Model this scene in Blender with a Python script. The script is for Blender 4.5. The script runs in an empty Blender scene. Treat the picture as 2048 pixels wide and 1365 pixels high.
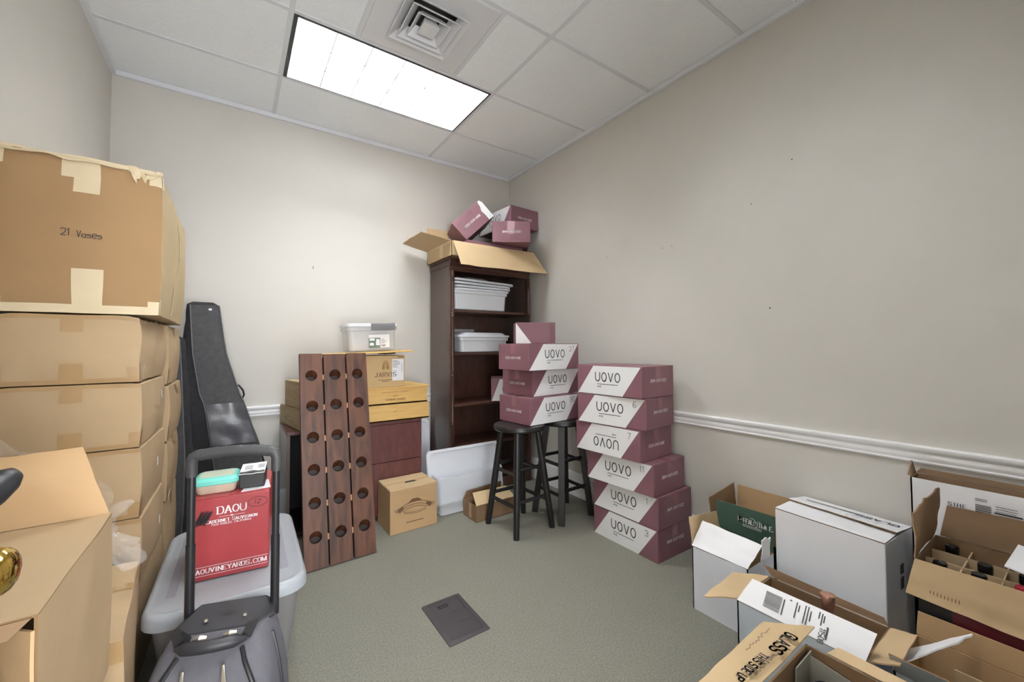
import bpy, bmesh, math, random
from mathutils import Vector, Matrix, noise
PI = math.pi
S = bpy.context.scene
COL = S.collection
V = Vector

# ------------------------------------------------------------------ camera, world, lights, exposure
def make_camera():
    f, cy, yaw, pitch, roll, H = 808.647, 667.868, 0.6034, 0.0319, -0.0059, 1.2247
    s, c = math.sin(yaw), math.cos(yaw)
    R = V((c, -s, 0)); D = V((s, c, 0)); Z = V((0, 0, 1))
    F = math.cos(pitch) * D + math.sin(pitch) * Z
    U = math.cos(pitch) * Z - math.sin(pitch) * D
    rt = math.cos(roll) * R + math.sin(roll) * U
    up = math.cos(roll) * U - math.sin(roll) * R
    cam = bpy.data.cameras.new('camera'); o = bpy.data.objects.new('camera', cam); COL.objects.link(o)
    cam.sensor_width = 36; cam.lens = f / 2048 * 36; cam.clip_start = 0.02
    cam.shift_y = (cy - 682.5) / 2048
    m = Matrix.Identity(4)
    for i in range(3):
        m[i][0], m[i][1], m[i][2] = rt[i], up[i], -F[i]
    m[2][3] = H
    o.matrix_world = m
    S.camera = o
make_camera()
w = bpy.data.worlds.new('world'); S.world = w; w.use_nodes = True
w.node_tree.nodes['Background'].inputs[0].default_value = (0.94, 0.97, 1, 1)
w.node_tree.nodes['Background'].inputs[1].default_value = 2.0
TUBE_STRENGTH = 58.0
def area(name, loc, rot, sx, sy, power, col=(1, 1, 1)):
    l = bpy.data.lights.new(name, 'AREA'); l.shape = 'RECTANGLE'; l.size = sx; l.size_y = sy
    l.energy = power; l.color = col
    o = bpy.data.objects.new(name, l); COL.objects.link(o); o.location = loc; o.rotation_euler = rot
    return o
area('corridor_fill', (0.25, -1.7, 1.25), (math.radians(105), 0, 0), 1.7, 2.0, 80, (0.96, 0.98, 1.0))  # unseen lamp added behind the doorway to lift the ceiling and foreground
vs = S.view_settings
vs.view_transform = 'Standard'; vs.look = 'None'; vs.exposure = 0.74; vs.gamma = 1.0; vs.use_curve_mapping = False

# ------------------------------------------------------------------ materials
def lin(r, g, b):
    f = lambda c: (c / 255 / 12.92) if c / 255 <= 0.04045 else ((c / 255 + 0.055) / 1.055) ** 2.4
    return (f(r), f(g), f(b), 1)
MATS = {}
def mat(name, rgb, rough=0.6, var=0.06, scale=6, bump=0.0, bscale=80, metal=0.0, spec=0.5, stretch=None, rgb2=None,
        alpha=1.0, coat=0.0, trans=0.0, dist=1.5):
    m = bpy.data.materials.new(name); m.use_nodes = True
    nt = m.node_tree; n = nt.nodes; L = nt.links
    p = n['Principled BSDF']
    p.inputs['Roughness'].default_value = rough; p.inputs['Metallic'].default_value = metal
    p.inputs['Specular IOR Level'].default_value = spec; p.inputs['Coat Weight'].default_value = coat
    p.inputs['Transmission Weight'].default_value = trans
    tc = n.new('ShaderNodeTexCoord'); mp = n.new('ShaderNodeMapping')
    L.new(tc.outputs['Object'], mp.inputs['Vector'])
    if stretch: mp.inputs['Scale'].default_value = stretch
    nz = n.new('ShaderNodeTexNoise'); nz.inputs['Scale'].default_value = scale; nz.inputs['Detail'].default_value = 5
    nz.inputs['Distortion'].default_value = dist if stretch else 0
    L.new(mp.outputs['Vector'], nz.inputs['Vector'])
    cr = n.new('ShaderNodeValToRGB')
    a = lin(*rgb)
    if rgb2: b = lin(*rgb2)
    else:
        b = tuple(min(1, c * (1 + var)) for c in a[:3]) + (1,); a = tuple(c * (1 - var) for c in a[:3]) + (1,)
    cr.color_ramp.elements[0].position = 0.32; cr.color_ramp.elements[1].position = 0.68
    cr.color_ramp.elements[0].color = a; cr.color_ramp.elements[1].color = b
    L.new(nz.outputs['Fac'], cr.inputs['Fac']); L.new(cr.outputs['Color'], p.inputs['Base Color'])
    if bump:
        bn = n.new('ShaderNodeTexNoise'); bn.inputs['Scale'].default_value = bscale; bn.inputs['Detail'].default_value = 3
        L.new(mp.outputs['Vector'], bn.inputs['Vector'])
        bp = n.new('ShaderNodeBump'); bp.inputs['Strength'].default_value = bump; bp.inputs['Distance'].default_value = 0.01
        L.new(bn.outputs['Fac'], bp.inputs['Height']); L.new(bp.outputs['Normal'], p.inputs['Normal'])
    if alpha < 1:
        p.inputs['Alpha'].default_value = alpha
    MATS[name] = m
    return m
mat('wall_paint', (208, 204, 197), 0.75, 0.015, 3, 0.05, 160)
mat('ceiling_tile', (246, 250, 255), 0.9, 0.03, 90, 0.35, 260)
mat('ceiling_grid', (222, 225, 230), 0.6, 0.01)
mat('trim_white', (250, 250, 252), 0.32, 0.01)
mat('carpet', (154, 152, 140), 1.0, 0.2, 150, 0.9, 420, spec=0.1)
mat('fixture_black', (40, 43, 50), 0.4)
mat('louver_white', (245, 245, 245), 0.35, 0.01)
mat('vent_white', (222, 223, 226), 0.5, 0.01)
mat('vent_dark', (70, 70, 72), 0.8)
mat('door_paint', (205, 200, 190), 0.5)
mat('maroon_card', (124, 85, 94), 0.55, 0.05, 9, 0.05, 60)
mat('print_white', (240, 240, 241), 0.5, 0.015)
mat('ink_black', (38, 37, 40), 0.6)
mat('ink_pen', (60, 58, 62), 0.6)
mat('ink_brown', (112, 82, 52), 0.7)
mat('ink_light', (225, 215, 214), 0.6)
mat('card_tan', (196, 170, 132), 0.75, 0.04, 5, 0.06, 40)
mat('card_brown', (182, 150, 110), 0.75, 0.06, 4, 0.06, 40)
mat('card_stack', (174, 149, 115), 0.75, 0.05, 5, 0.06, 40)
mat('wall_angle', (226, 228, 233), 0.6, 0.01)
mat('louver_metal', (238, 238, 240), 0.28, 0.01, metal=1.0)
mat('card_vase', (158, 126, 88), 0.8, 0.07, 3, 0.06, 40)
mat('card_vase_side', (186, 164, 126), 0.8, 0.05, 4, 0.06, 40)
mat('card_tan2', (200, 168, 120), 0.6, 0.04, 5)
mat('maroon_tape', (150, 106, 114), 0.18, 0.05, 20)
mat('card_dark', (128, 102, 74), 0.8, 0.08, 5, 0.06, 40)  # lowered in tone to carry the shade inside open cartons
mat('card_inner_shaded', (122, 95, 66), 0.85, 0.08, 7, 0.06, 40)  # inner faces darkened, shade of the unlit interior put into the colour
mat('card_white', (244, 244, 247), 0.6, 0.02, 5, 0.04, 40)
mat('card_white_dull', (226, 228, 236), 0.6, 0.04, 5, 0.04, 40)
mat('card_white_blue', (208, 219, 232), 0.6, 0.04, 5, 0.04, 40)
mat('card_green', (58, 82, 70), 0.5, 0.08, 5)
mat('card_black', (38, 37, 39), 0.4, 0.1)
mat('card_maroon_band', (98, 30, 40), 0.4, 0.1)
mat('card_red', (156, 58, 62), 0.35, 0.04, 4)
mat('paper_tape', (214, 196, 162), 0.55, 0.03, 12)
mat('brown_tape', (164, 134, 94), 0.3, 0.06, 14)
mat('label_paper', (238, 238, 240), 0.5, 0.01)
mat('label_green', (98, 120, 114), 0.5)
mat('rack_wood', (56, 33, 24), 0.5, 0, 3.5, 0.05, 30, stretch=(5, 5, .7), rgb2=(102, 62, 40))
mat('rack_backing_dark', (40, 27, 22), 0.6)  # very dark tone of the added backing behind the rack holes
mat('inner_board', (142, 138, 128), 0.8, 0.06)
mat('rack_peg', (178, 132, 88), 0.6)
mat('crate_pine', (226, 186, 116), 0.55, 0, 5, 0.03, 30, stretch=(.8, 6, 9), rgb2=(212, 168, 98))
mat('crate_pale', (190, 172, 138), 0.7, 0, 5, 0.05, 30, stretch=(6, .8, 9), rgb2=(160, 140, 106))
mat('brand_burn', (150, 104, 56), 0.7)
mat('cherry_panel', (84, 48, 46), 0.4, 0, 6, stretch=(8, 8, 1), rgb2=(104, 62, 58))
mat('cabinet_side_sheen', (92, 82, 78), 0.22, 0.06, 5, stretch=(6, 6, 1))  # grey reflection on the dark wood put into the base colour
mat('cabinet_dark', (24, 20, 20), 0.6)
mat('walnut_stain', (66, 42, 34), 0.32, 0, 5, stretch=(6, 6, 1), rgb2=(84, 56, 46))
mat('walnut_side_sheen', (86, 72, 66), 0.2, 0.06, 5, stretch=(6, 6, 1))  # base colour greyed, the bright wall's reflection is painted into it
mat('stool_black', (27, 26, 27), 0.35, 0.12, 20)
mat('bin_frost', (240, 242, 247), 0.35, 0.01, alpha=0.75)
mat('bin_clear', (238, 240, 244), 0.18, 0.01, alpha=0.35)
mat('bin_lid', (226, 229, 236), 0.35, 0.02)
mat('latch_grey', (120, 120, 124), 0.4)
mat('tote_grey', (128, 126, 126), 0.45, 0.03)
mat('tote_lid', (160, 165, 170), 0.38, 0.03, 4)
mat('tote_strip', (146, 146, 154), 0.45)
mat('bag_fabric', (34, 33, 36), 0.85, 0.25, 30, 0.15, 300)
mat('bag_fabric_face', (72, 72, 74), 0.85, 0.15, 40, 0.2, 300)
mat('bag_vinyl', (84, 84, 90), 0.28, 0.05, 9, 0.25, 12)
mat('bag_piping', (92, 92, 94), 0.5)
mat('suitcase_grey', (88, 87, 93), 0.8, 0.06, 40, 0.15, 350)
mat('suitcase_dark', (44, 44, 48), 0.5, 0.06)
mat('plastic_black', (30, 30, 33), 0.38, 0.05)
mat('rubber_grey', (60, 60, 62), 0.55, 0.05)
mat('metal_pull', (200, 196, 184), 0.3, 0.02, metal=0.8)
mat('brass', (212, 178, 92), 0.12, 0.02, metal=1.0)
mat('teal_plastic', (112, 200, 186), 0.35, 0.03)
mat('lid_window', (196, 204, 182), 0.4, 0.05, 20)
mat('food_box', (206, 190, 170), 0.3, 0.1, 22, alpha=0.9)
mat('plate_black', (58, 54, 56), 0.45, 0.06, 30)
mat('hole_black', (8, 8, 8), 0.8)
mat('wrap_film', (245, 247, 250), 0.06, 0.0, alpha=0.08, spec=1.0)
mat('copper_foil', (186, 142, 126), 0.2, 0.05, 30, 0.3, 40, metal=0.6)
mat('capsule_black', (26, 25, 27), 0.25)
mat('capsule_red', (140, 30, 44), 0.25)
mat('bottle_glass', (22, 28, 20), 0.1)
mat('divider_card', (176, 152, 118), 0.85, 0.06)
mat('mark_dark', (90, 84, 74), 0.8)
mat('grey_board', (176, 184, 194), 0.7, 0.08, 8)
tb = bpy.data.materials.new('tube_glow'); tb.use_nodes = True
_n = tb.node_tree.nodes; _n.remove(_n['Principled BSDF'])
_e = _n.new('ShaderNodeEmission'); _e.inputs[0].default_value = (0.95, 0.98, 1.0, 1); _e.inputs[1].default_value = TUBE_STRENGTH
tb.node_tree.links.new(_e.outputs[0], _n['Material Output'].inputs[0]); MATS['tube_glow'] = tb

# ------------------------------------------------------------------ stroke lettering
GL = {'A': '00 26 40|12 32', 'B': '00 06|~06 46 43 03|~03 43 40 00', 'C': '~45 46 06 00 40 41', 'D': '00 06|~06 46 40 00', 'E': '46 06 00 40|03 33',
 'F': '46 06 00|03 33', 'G': '~45 46 06 00 40 43|43 23', 'H': '00 06|40 46|03 43', 'I': '20 26', 'J': '~36 30 00 01', 'K': '00 06|46 03 40', 'L': '06 00 40',
 'M': '00 06 20 46 40', 'N': '00 06 40 46', 'O': '@', 'P': '00 06|~06 46 43 03', 'Q': '@|22 41', 'R': '00 06|~06 46 43 03|23 40', 'S': '~45 46 06 03 43 40 00 01',
 'T': '06 46|26 20', 'U': '~06 00 40 46', 'V': '06 20 46', 'W': '06 10 24 30 46', 'X': '00 46|06 40', 'Y': '06 23 46|23 20', 'Z': '06 46 00 40',
 '0': '@', '1': '15 26 20', '2': '~05 06 46 43 00|00 40', '3': '~05 06 46 43 13|~13 43 40 00 01', '4': '30 36 02 42', '5': '46 06 03|~03 43 40 00',
 '6': '~46 06 00 40 43 03 01', '7': '06 46 10', '8': '~23 03 06 46 43 23|~23 03 00 40 43 23', '9': '~43 03 06 46 40 00', '.': '20 21', ',': '21 10', '-': '13 33',
 'a': '~43 03 00 40|43 40', 's': '~43 03 02 42 40 00', 'e': '02 42|~42 44 04 00 40', 't': '25 20|13 33', 'o': '~03 43 40 00 03', 'n': '00 03|~03 43 40'}
def chaikin(P, k=3):
    for _ in range(k):
        Q = [P[0]]
        for a, b in zip(P, P[1:]):
            Q += [(a[0] * .75 + b[0] * .25, a[1] * .75 + b[1] * .25), (a[0] * .25 + b[0] * .75, a[1] * .25 + b[1] * .75)]
        Q.append(P[-1]); P = Q
    return P
def glyph(ch):
    out = []
    for part in GL[ch].split('|'):
        if part == '@':
            out.append([(2 + 2 * math.cos(t * PI / 12), 3 + 3 * math.sin(t * PI / 12)) for t in range(25)]); continue
        cv = part[0] == '~'
        P = [(int(q[0]), int(q[1])) for q in part.strip('~').split()]
        out.append(chaikin(P) if cv else P)
    return out

# ------------------------------------------------------------------ mesh builder
class MB:
    def __init__(self): self.v = []; self.f = []; self.m = []; self.ms = []
    def mi(self, m):
        if m not in self.ms: self.ms.append(m)
        return self.ms.index(m)
    def add(self, vs, fs, m):
        o = len(self.v); k = self.mi(m)
        self.v += [V(p) for p in vs]
        for f in fs: self.f.append([i + o for i in f]); self.m.append(k)
        return o
    def quad(self, a, b, c, d, m): self.add([a, b, c, d], [[0, 1, 2, 3]], m)
    def poly(self, P, m): self.add(P, [list(range(len(P)))], m)
    def box(self, x0, x1, y0, y1, z0, z1, m, M=None):
        P = [V((x, y, z)) for x in (x0, x1) for y in (y0, y1) for z in (z0, z1)]
        if M: P = [M @ p for p in P]
        self.add(P, [[0, 1, 3, 2], [4, 6, 7, 5], [0, 4, 5, 1], [2, 3, 7, 6], [0, 2, 6, 4], [1, 5, 7, 3]], m)
    def prism(self, poly, o, u, v, t0, t1, m, m2=None):
        o, u, v = V(o), V(u), V(v); n = u.cross(v); k = len(poly)
        A = [o + u * p[0] + v * p[1] + n * t0 for p in poly]; B = [o + u * p[0] + v * p[1] + n * t1 for p in poly]
        self.add(A + B, [list(range(k))[::-1]] + [[i, (i + 1) % k, k + (i + 1) % k, k + i] for i in range(k)], m)
        self.add(B, [list(range(k))], m2 or m)
    def tube(self, P, r, m, seg=10, cap=True, flat=1.0):
        P = [V(p) for p in P]; n = len(P); rs = r if isinstance(r, (list, tuple)) else [r] * n
        vs = []; ref = None
        for i, p in enumerate(P):
            t = ((P[i + 1] - p) if i == 0 else (p - P[i - 1]) if i == n - 1 else (P[i + 1] - P[i - 1])).normalized()
            if ref is None: ref = V((0, 0, 1)) if abs(t.z) < .9 else V((1, 0, 0))
            a = (ref - t * ref.dot(t)).normalized(); b = t.cross(a); ref = a
            vs += [p + (a * math.cos(2 * PI * j / seg) * flat + b * math.sin(2 * PI * j / seg)) * rs[i] for j in range(seg)]
        fs = [[i * seg + j, i * seg + (j + 1) % seg, (i + 1) * seg + (j + 1) % seg, (i + 1) * seg + j] for i in range(n - 1) for j in range(seg)]
        if cap: fs += [list(range(seg))[::-1], [(n - 1) * seg + j for j in range(seg)]]
        self.add(vs, fs, m)
    def lathe(self, prof, c, m, seg=32):
        c = V(c); n = len(prof); vs = []
        for r, z in prof: vs += [c + V((r * math.cos(2 * PI * j / seg), r * math.sin(2 * PI * j / seg), z)) for j in range(seg)]
        fs = [[i * seg + j, i * seg + (j + 1) % seg, (i + 1) * seg + (j + 1) % seg, (i + 1) * seg + j] for i in range(n - 1) for j in range(seg)]
        fs += [list(range(seg))[::-1], [(n - 1) * seg + j for j in range(seg)]]
        self.add(vs, fs, m)
    def loft(self, rings, m, cap=True):
        k = len(rings[0]); n = len(rings)
        fs = [[i * k + j, i * k + (j + 1) % k, (i + 1) * k + (j + 1) % k, (i + 1) * k + j] for i in range(n - 1) for j in range(k)]
        if cap: fs += [list(range(k))[::-1], [(n - 1) * k + j for j in range(k)]]
        self.add([p for r in rings for p in r], fs, m)
    def grid(self, fn, nu, nv, m):
        self.add([fn(i / nu, j / nv) for j in range(nv + 1) for i in range(nu + 1)],
                 [[j * (nu + 1) + i, j * (nu + 1) + i + 1, (j + 1) * (nu + 1) + i + 1, (j + 1) * (nu + 1) + i] for j in range(nv) for i in range(nu)], m)
    def sheet(self, P00, P10, P11, P01, t=.004, mo='card_tan', mi=None, nu=10, nv=6, curl=0, wob=0.0, jag=0.0, seed=0, edge=None):
        """thin solid panel; v=0 is the hinge side P00-P10, v=1 the free edge; +n face gets mo, -n face mi"""
        P00, P10, P11, P01 = map(V, (P00, P10, P11, P01))
        n = (P10 - P00).cross(P01 - P00).normalized()
        def fn(u, v):
            vv = v
            if jag: vv = v * (1 + jag * noise.noise(V((u * 7, seed * 3.1, 1))))
            if edge: vv = vv * edge(u)
            p = (P00 * (1 - u) + P10 * u) * (1 - vv) + (P01 * (1 - u) + P11 * u) * vv
            d = curl * vv * vv + wob * noise.noise(V((u * 3, v * 3, seed * 1.7)))
            return p + n * d
        top = [fn(i / nu, j / nv) + n * t / 2 for j in range(nv + 1) for i in range(nu + 1)]
        bot = [fn(i / nu, j / nv) - n * t / 2 for j in range(nv + 1) for i in range(nu + 1)]
        W = nu + 1; N = len(top); q = lambda i, j: j * W + i
        ft = [[q(i, j), q(i + 1, j), q(i + 1, j + 1), q(i, j + 1)] for j in range(nv) for i in range(nu)]
        o = self.add(top + bot, ft, mo)
        k2 = self.mi(mi or mo)
        for f in ft: self.f.append([o + N + a for a in f[::-1]]); self.m.append(k2)
        rim = [q(i, 0) for i in range(W)] + [q(nu, j) for j in range(1, nv + 1)] + [q(i, nv) for i in range(nu - 1, -1, -1)] + [q(0, j) for j in range(nv - 1, 0, -1)]
        for a, b in zip(rim, rim[1:] + rim[:1]): self.f.append([o + b, o + a, o + N + a, o + N + b]); self.m.append(k2)
    def stroke(self, P, o, u, v, t, m, lift=.0012, ser=0):
        o, u, v = V(o), V(u), V(v); n = u.cross(v).normalized()
        for a, b in zip(P, P[1:]):
            A = o + u * a[0] + v * a[1]; B = o + u * b[0] + v * b[1]; d = B - A
            if d.length < 1e-7: continue
            d.normalize(); s = n.cross(d)
            tt = t * (1 + ser * (abs(d.dot(v.normalized())) - .45)) * .5
            e = d * tt * .45
            self.quad(A - s * tt - e + n * lift, B - s * tt + e + n * lift, B + s * tt + e + n * lift, A + s * tt - e + n * lift, m)
    def text(self, s, o, u, v, h, m, t=None, wd=1.0, gap=.35, align='l', ser=0, small=None, lift=.0012, skew=0):
        """stroke lettering of cap height h; o baseline start; ser>0 gives thick and thin strokes with feet"""
        u, v, o = V(u).normalized(), V(v).normalized(), V(o)
        t = t or h * .14; x = 0; items = []
        for i, ch in enumerate(s):
            if ch == ' ': x += h * .5 * wd; continue
            hh = h * (small if small and i > 0 and s[i - 1] != ' ' else 1); gw = hh * .66 * wd
            if ch in 'I1.,': gw *= .5
            if ch in 'MW': gw *= 1.25
            items.append((ch, x, hh, gw)); x += gw + h * gap * wd
        x -= h * gap * wd
        x0 = {'l': 0, 'c': -x / 2, 'r': -x}[align]
        for ch, gx, hh, gw in items:
            off = -gw * .5 if ch in 'I1.,' else 0
            sx = gw / 4 * (2 if ch in 'I1.,' else 1)
            for P in glyph(ch):
                Q = [(x0 + gx + off + p[0] * sx + skew * p[1] * hh / 6, p[1] * hh / 6) for p in P]
                self.stroke(Q, o, u, v, t, m, lift, ser)
                if ser:
                    for e in (Q[0], Q[-1]):
                        if min(abs(e[1]), abs(e[1] - hh)) < .02 * hh and len(P) < 6:
                            self.stroke([(e[0] - hh * .13, e[1]), (e[0] + hh * .13, e[1])], o, u, v, t * .6, m, lift)
        return x
    def lines(self, o, u, v, w, rows, pitch, h, m, seed=0, lift=.0012, fill=.8):
        """rows of tiny print, each broken into word marks"""
        rnd = random.Random(seed); u, v, o = V(u).normalized(), V(v).normalized(), V(o)
        for r in range(rows):
            x = 0; end = w * (fill + (1 - fill) * rnd.random())
            while x < end:
                l = min(w * (.05 + .13 * rnd.random()), end - x)
                self.stroke([(x, -r * pitch), (x + l, -r * pitch)], o, u, v, h, m, lift); x += l + w * .03
    def barcode(self, o, u, v, w, h, m, seed=0, lift=.0012):
        rnd = random.Random(seed); x = 0
        while x < w:
            b = w * (.008 + .022 * rnd.random())
            self.stroke([(x, 0), (x, h)], o, V(u).normalized(), V(v).normalized(), b, m, lift); x += b + w * (.01 + .025 * rnd.random())
    def deform(self, fn): self.v = [fn(p) for p in self.v]; return self
    def build(self, name, parent=None, off=None, bevel=0, smooth=35, weld=False, seg=2):
        me = bpy.data.meshes.new(name)
        off = V(off) if off is not None else V((0, 0, 0))
        me.from_pydata([tuple(p - off) for p in self.v], [], self.f)
        for m in self.ms: me.materials.append(MATS[m])
        me.polygons.foreach_set('material_index', self.m)
        if weld:
            bm = bmesh.new(); bm.from_mesh(me); bmesh.ops.remove_doubles(bm, verts=bm.verts, dist=weld if weld is not True else 1e-5); bmesh.ops.recalc_face_normals(bm, faces=bm.faces); bm.to_mesh(me); bm.free()
        me.polygons.foreach_set('use_smooth', [True] * len(me.polygons))
        me.set_sharp_from_angle(angle=math.radians(smooth)); me.update()
        o = bpy.data.objects.new(name, me); COL.objects.link(o)
        if parent: o.parent = parent
        if bevel:
            b = o.modifiers.new('bevel', 'BEVEL'); b.width = bevel; b.segments = seg; b.limit_method = 'ANGLE'; b.angle_limit = math.radians(40)
        return o

def tag(o, label, cat, group=None):
    o['label'] = label; o['category'] = cat
    if group: o['group'] = group
    return o
def thing(name, label, cat, loc=(0, 0, 0), yaw=0, group=None, rot=None):
    o = bpy.data.objects.new(name, None); COL.objects.link(o); o.empty_display_size = .05
    o.location = loc; o.rotation_euler = rot or (0, 0, yaw)
    return tag(o, label, cat, group)
def struct(mb, name, **k):
    o = mb.build(name, **k); o['kind'] = 'structure'; return o
def faces(w, d, h):
    X, Y, Z = V((1, 0, 0)), V((0, 1, 0)), V((0, 0, 1))
    return {'F': (V((-w / 2, -d / 2, 0)), X, Z), 'R': (V((w / 2, -d / 2, 0)), Y, Z), 'L': (V((-w / 2, d / 2, 0)), -Y, Z),
            'B': (V((w / 2, d / 2, 0)), -X, Z), 'T': (V((-w / 2, -d / 2, h)), X, Y)}
def at(fr, x, y): return fr[0] + fr[1] * x + fr[2] * y

# ------------------------------------------------------------------ room
XL, XR, YB, YF, ZC = -.644, 2.33, 3.43, -.12, 2.9606
b = MB(); b.box(XL - .1, XR + .1, -2.2, YB + .1, -.05, 0, 'carpet'); struct(b, 'floor')
def wall_marks(b, pts, axis):
    for (x, y, z, sx, sz) in pts:
        if axis == 'y': b.box(x - sx, x + sx, y - .0015, y, z - sz, z + sz, 'mark_dark')
        else: b.box(x - .0015, x, y - sx, y + sx, z - sz, z + sz, 'mark_dark')
b = MB(); b.box(XL - .1, XR + .1, YB, YB + .1, 0, ZC + .2, 'wall_paint')
wall_marks(b, [(.5, YB, 1.845, .002, .012)], 'y'); struct(b, 'wall_back')
b = MB(); b.box(XR, XR + .1, -2.2, YB, 0, ZC + .2, 'wall_paint')
wall_marks(b, [(XR, .86, 2.17, .003, .003), (XR, 1.06, 2.0, .004, .002), (XR, 1.55, 1.87, .003, .002), (XR, 1.62, 1.87, .002, .003),
               (XR, 2.1, 1.9, .003, .002), (XR, .98, 1.42, .003, .004)], 'x'); struct(b, 'wall_right')
b = MB(); b.box(XL - .1, XL, -2.2, YB, 0, ZC + .2, 'wall_paint'); struct(b, 'wall_left')
b = MB()
b.box(XL, -.32, YF - .1, YF, 0, ZC, 'wall_paint'); b.box(.66, XR, YF - .1, YF, 0, ZC, 'wall_paint'); b.box(-.32, .66, YF - .1, YF, 2.06, ZC, 'wall_paint')
struct(b, 'wall_front')
LX0, LX1, LY0, LY1 = .2247, 1.4439, 2.2988, 2.9084
b = MB()
PX0, PX1, PY0, PY1 = .56, 1.126, 1.712, 2.287   # vent panel
hx0, hx1, hy0, hy1 = LX0 + .012, LX1 - .012, LY0 + .012, LY1 - .012
for x0, x1, y0, y1 in ((XL, XR, hy1, YB), (XL, hx0, hy0, hy1), (hx1, XR, hy0, hy1), (XL, PX0 + .13, 1.7, hy0), (PX1 - .13, XR, 1.7, hy0),
                       (PX0 + .13, PX1 - .13, 1.7, 1.86), (PX0 + .13, PX1 - .13, 2.14, hy0), (XL, XR, hy1 - 1.8288, 1.7), (XL, hx0, hy0 - 1.8288, hy1 - 1.8288),
                       (hx1, XR, hy0 - 1.8288, hy1 - 1.8288), (XL, XR, YF - .1, hy0 - 1.8288)):
    b.box(x0, x1, y0, y1, ZC, ZC + .02, 'ceiling_tile')
struct(b, 'ceiling')
b = MB()
def bar(x0, x1, y0, y1): b.box(x0, x1, y0, y1, ZC - .004, ZC + .002, 'ceiling_grid')
for y in (LY1, LY0, 1.6892, 1.0796, .47): bar(XL, XR, y - .012, y + .012)
for x in (LX0, LX1):
    for y0, y1 in ((LY1 + .012, YB), (LY0 + .012, LY1 - .012), (1.7012, LY0 - .012), (1.0916, 1.6772), (.482, 1.0676), (YF, .458)): bar(x - .012, x + .012, y0, y1)
for x in (.545, 1.14): bar(x - .012, x + .012, 1.7012, LY0 - .012)
for (x0, x1, y0, y1) in ((XL, XL + .022, YF, YB), (XR - .022, XR, YF, YB), (XL + .022, XR - .022, YB - .022, YB)):
    b.box(x0, x1, y0, y1, ZC - .032, ZC - .002, 'wall_angle')
struct(b, 'trim_1')
RAIL = [(0, 0), (.012, 0), (.014, .006), (.010, .009), (.010, .012), (.014, .018), (.016, .030), (.012, .040), (.020, .047), (.026, .056), (.026, .066), (.020, .071), (0, .071)]
BASE = [(0, 0), (.016, 0), (.016, .165), (.013, .178), (.006, .188), (0, .192)]
def run(prof, z, side):
    b = MB()
    if side == 'right': b.prism([(-p[0], p[1] + z) for p in prof][::-1], (XR, YF, 0), (1, 0, 0), (0, 0, 1), -(YB - YF), 0, 'trim_white')
    if side == 'left': b.prism([(p[0], p[1] + z) for p in prof], (XL, YF, 0), (1, 0, 0), (0, 0, 1), -(YB - YF), 0, 'trim_white')
    if side == 'back': b.prism([(-p[0], p[1] + z) for p in prof][::-1], (XL, YB, 0), (0, 1, 0), (0, 0, 1), 0, (XR - XL), 'trim_white')
    return b
for s in ('right', 'left', 'back'):
    struct(run(BASE, 0, s), 'baseboard_' + s)
struct(run(RAIL, .739, 'right'), 'trim_2'); struct(run(RAIL, .739, 'back'), 'trim_3'); struct(run(RAIL, .739, 'left'), 'trim_4')
# open door leaf, its lever and brass rose stand into view at lower left
b = MB(); b.box(-.30, -.26, -.08, .73, .012, 2.04, 'door_paint')
dr = struct(b, 'door_1', bevel=.002)
b = MB(); b.tube([(-.26, .66, 1.062), (-.225, .67, 1.066)], .012, 'plastic_black', 12)
b.tube([(-.238, .640, 1.040), (-.228, .660, 1.054), (-.216, .682, 1.070), (-.2075, .696, 1.079), (-.203, .7035, 1.083), (-.201, .707, 1.0845)], [.010, .015, .0175, .0145, .009, .002], 'plastic_black', 18); b.build('door_lever', dr, smooth=80)
b = MB(); b.tube([(-.26, .665, .99), (-.255, .665, .99), (-.246, .665, .99), (-.24, .665, .99)], [.03, .032, .028, .014], 'brass', 24)
KP = [(0, .011), (.012, .011), (.020, .014), (.026, .0195), (.032, .0235), (.038, .0248), (.044, .0235), (.049, .0195), (.052, .014), (.0535, .008), (.054, .002)]
b.tube([(-.24 + a, .665, .99) for a, r_ in KP], [r_ for a, r_ in KP], 'brass', 28); b.build('door_knob', dr, smooth=80)

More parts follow.
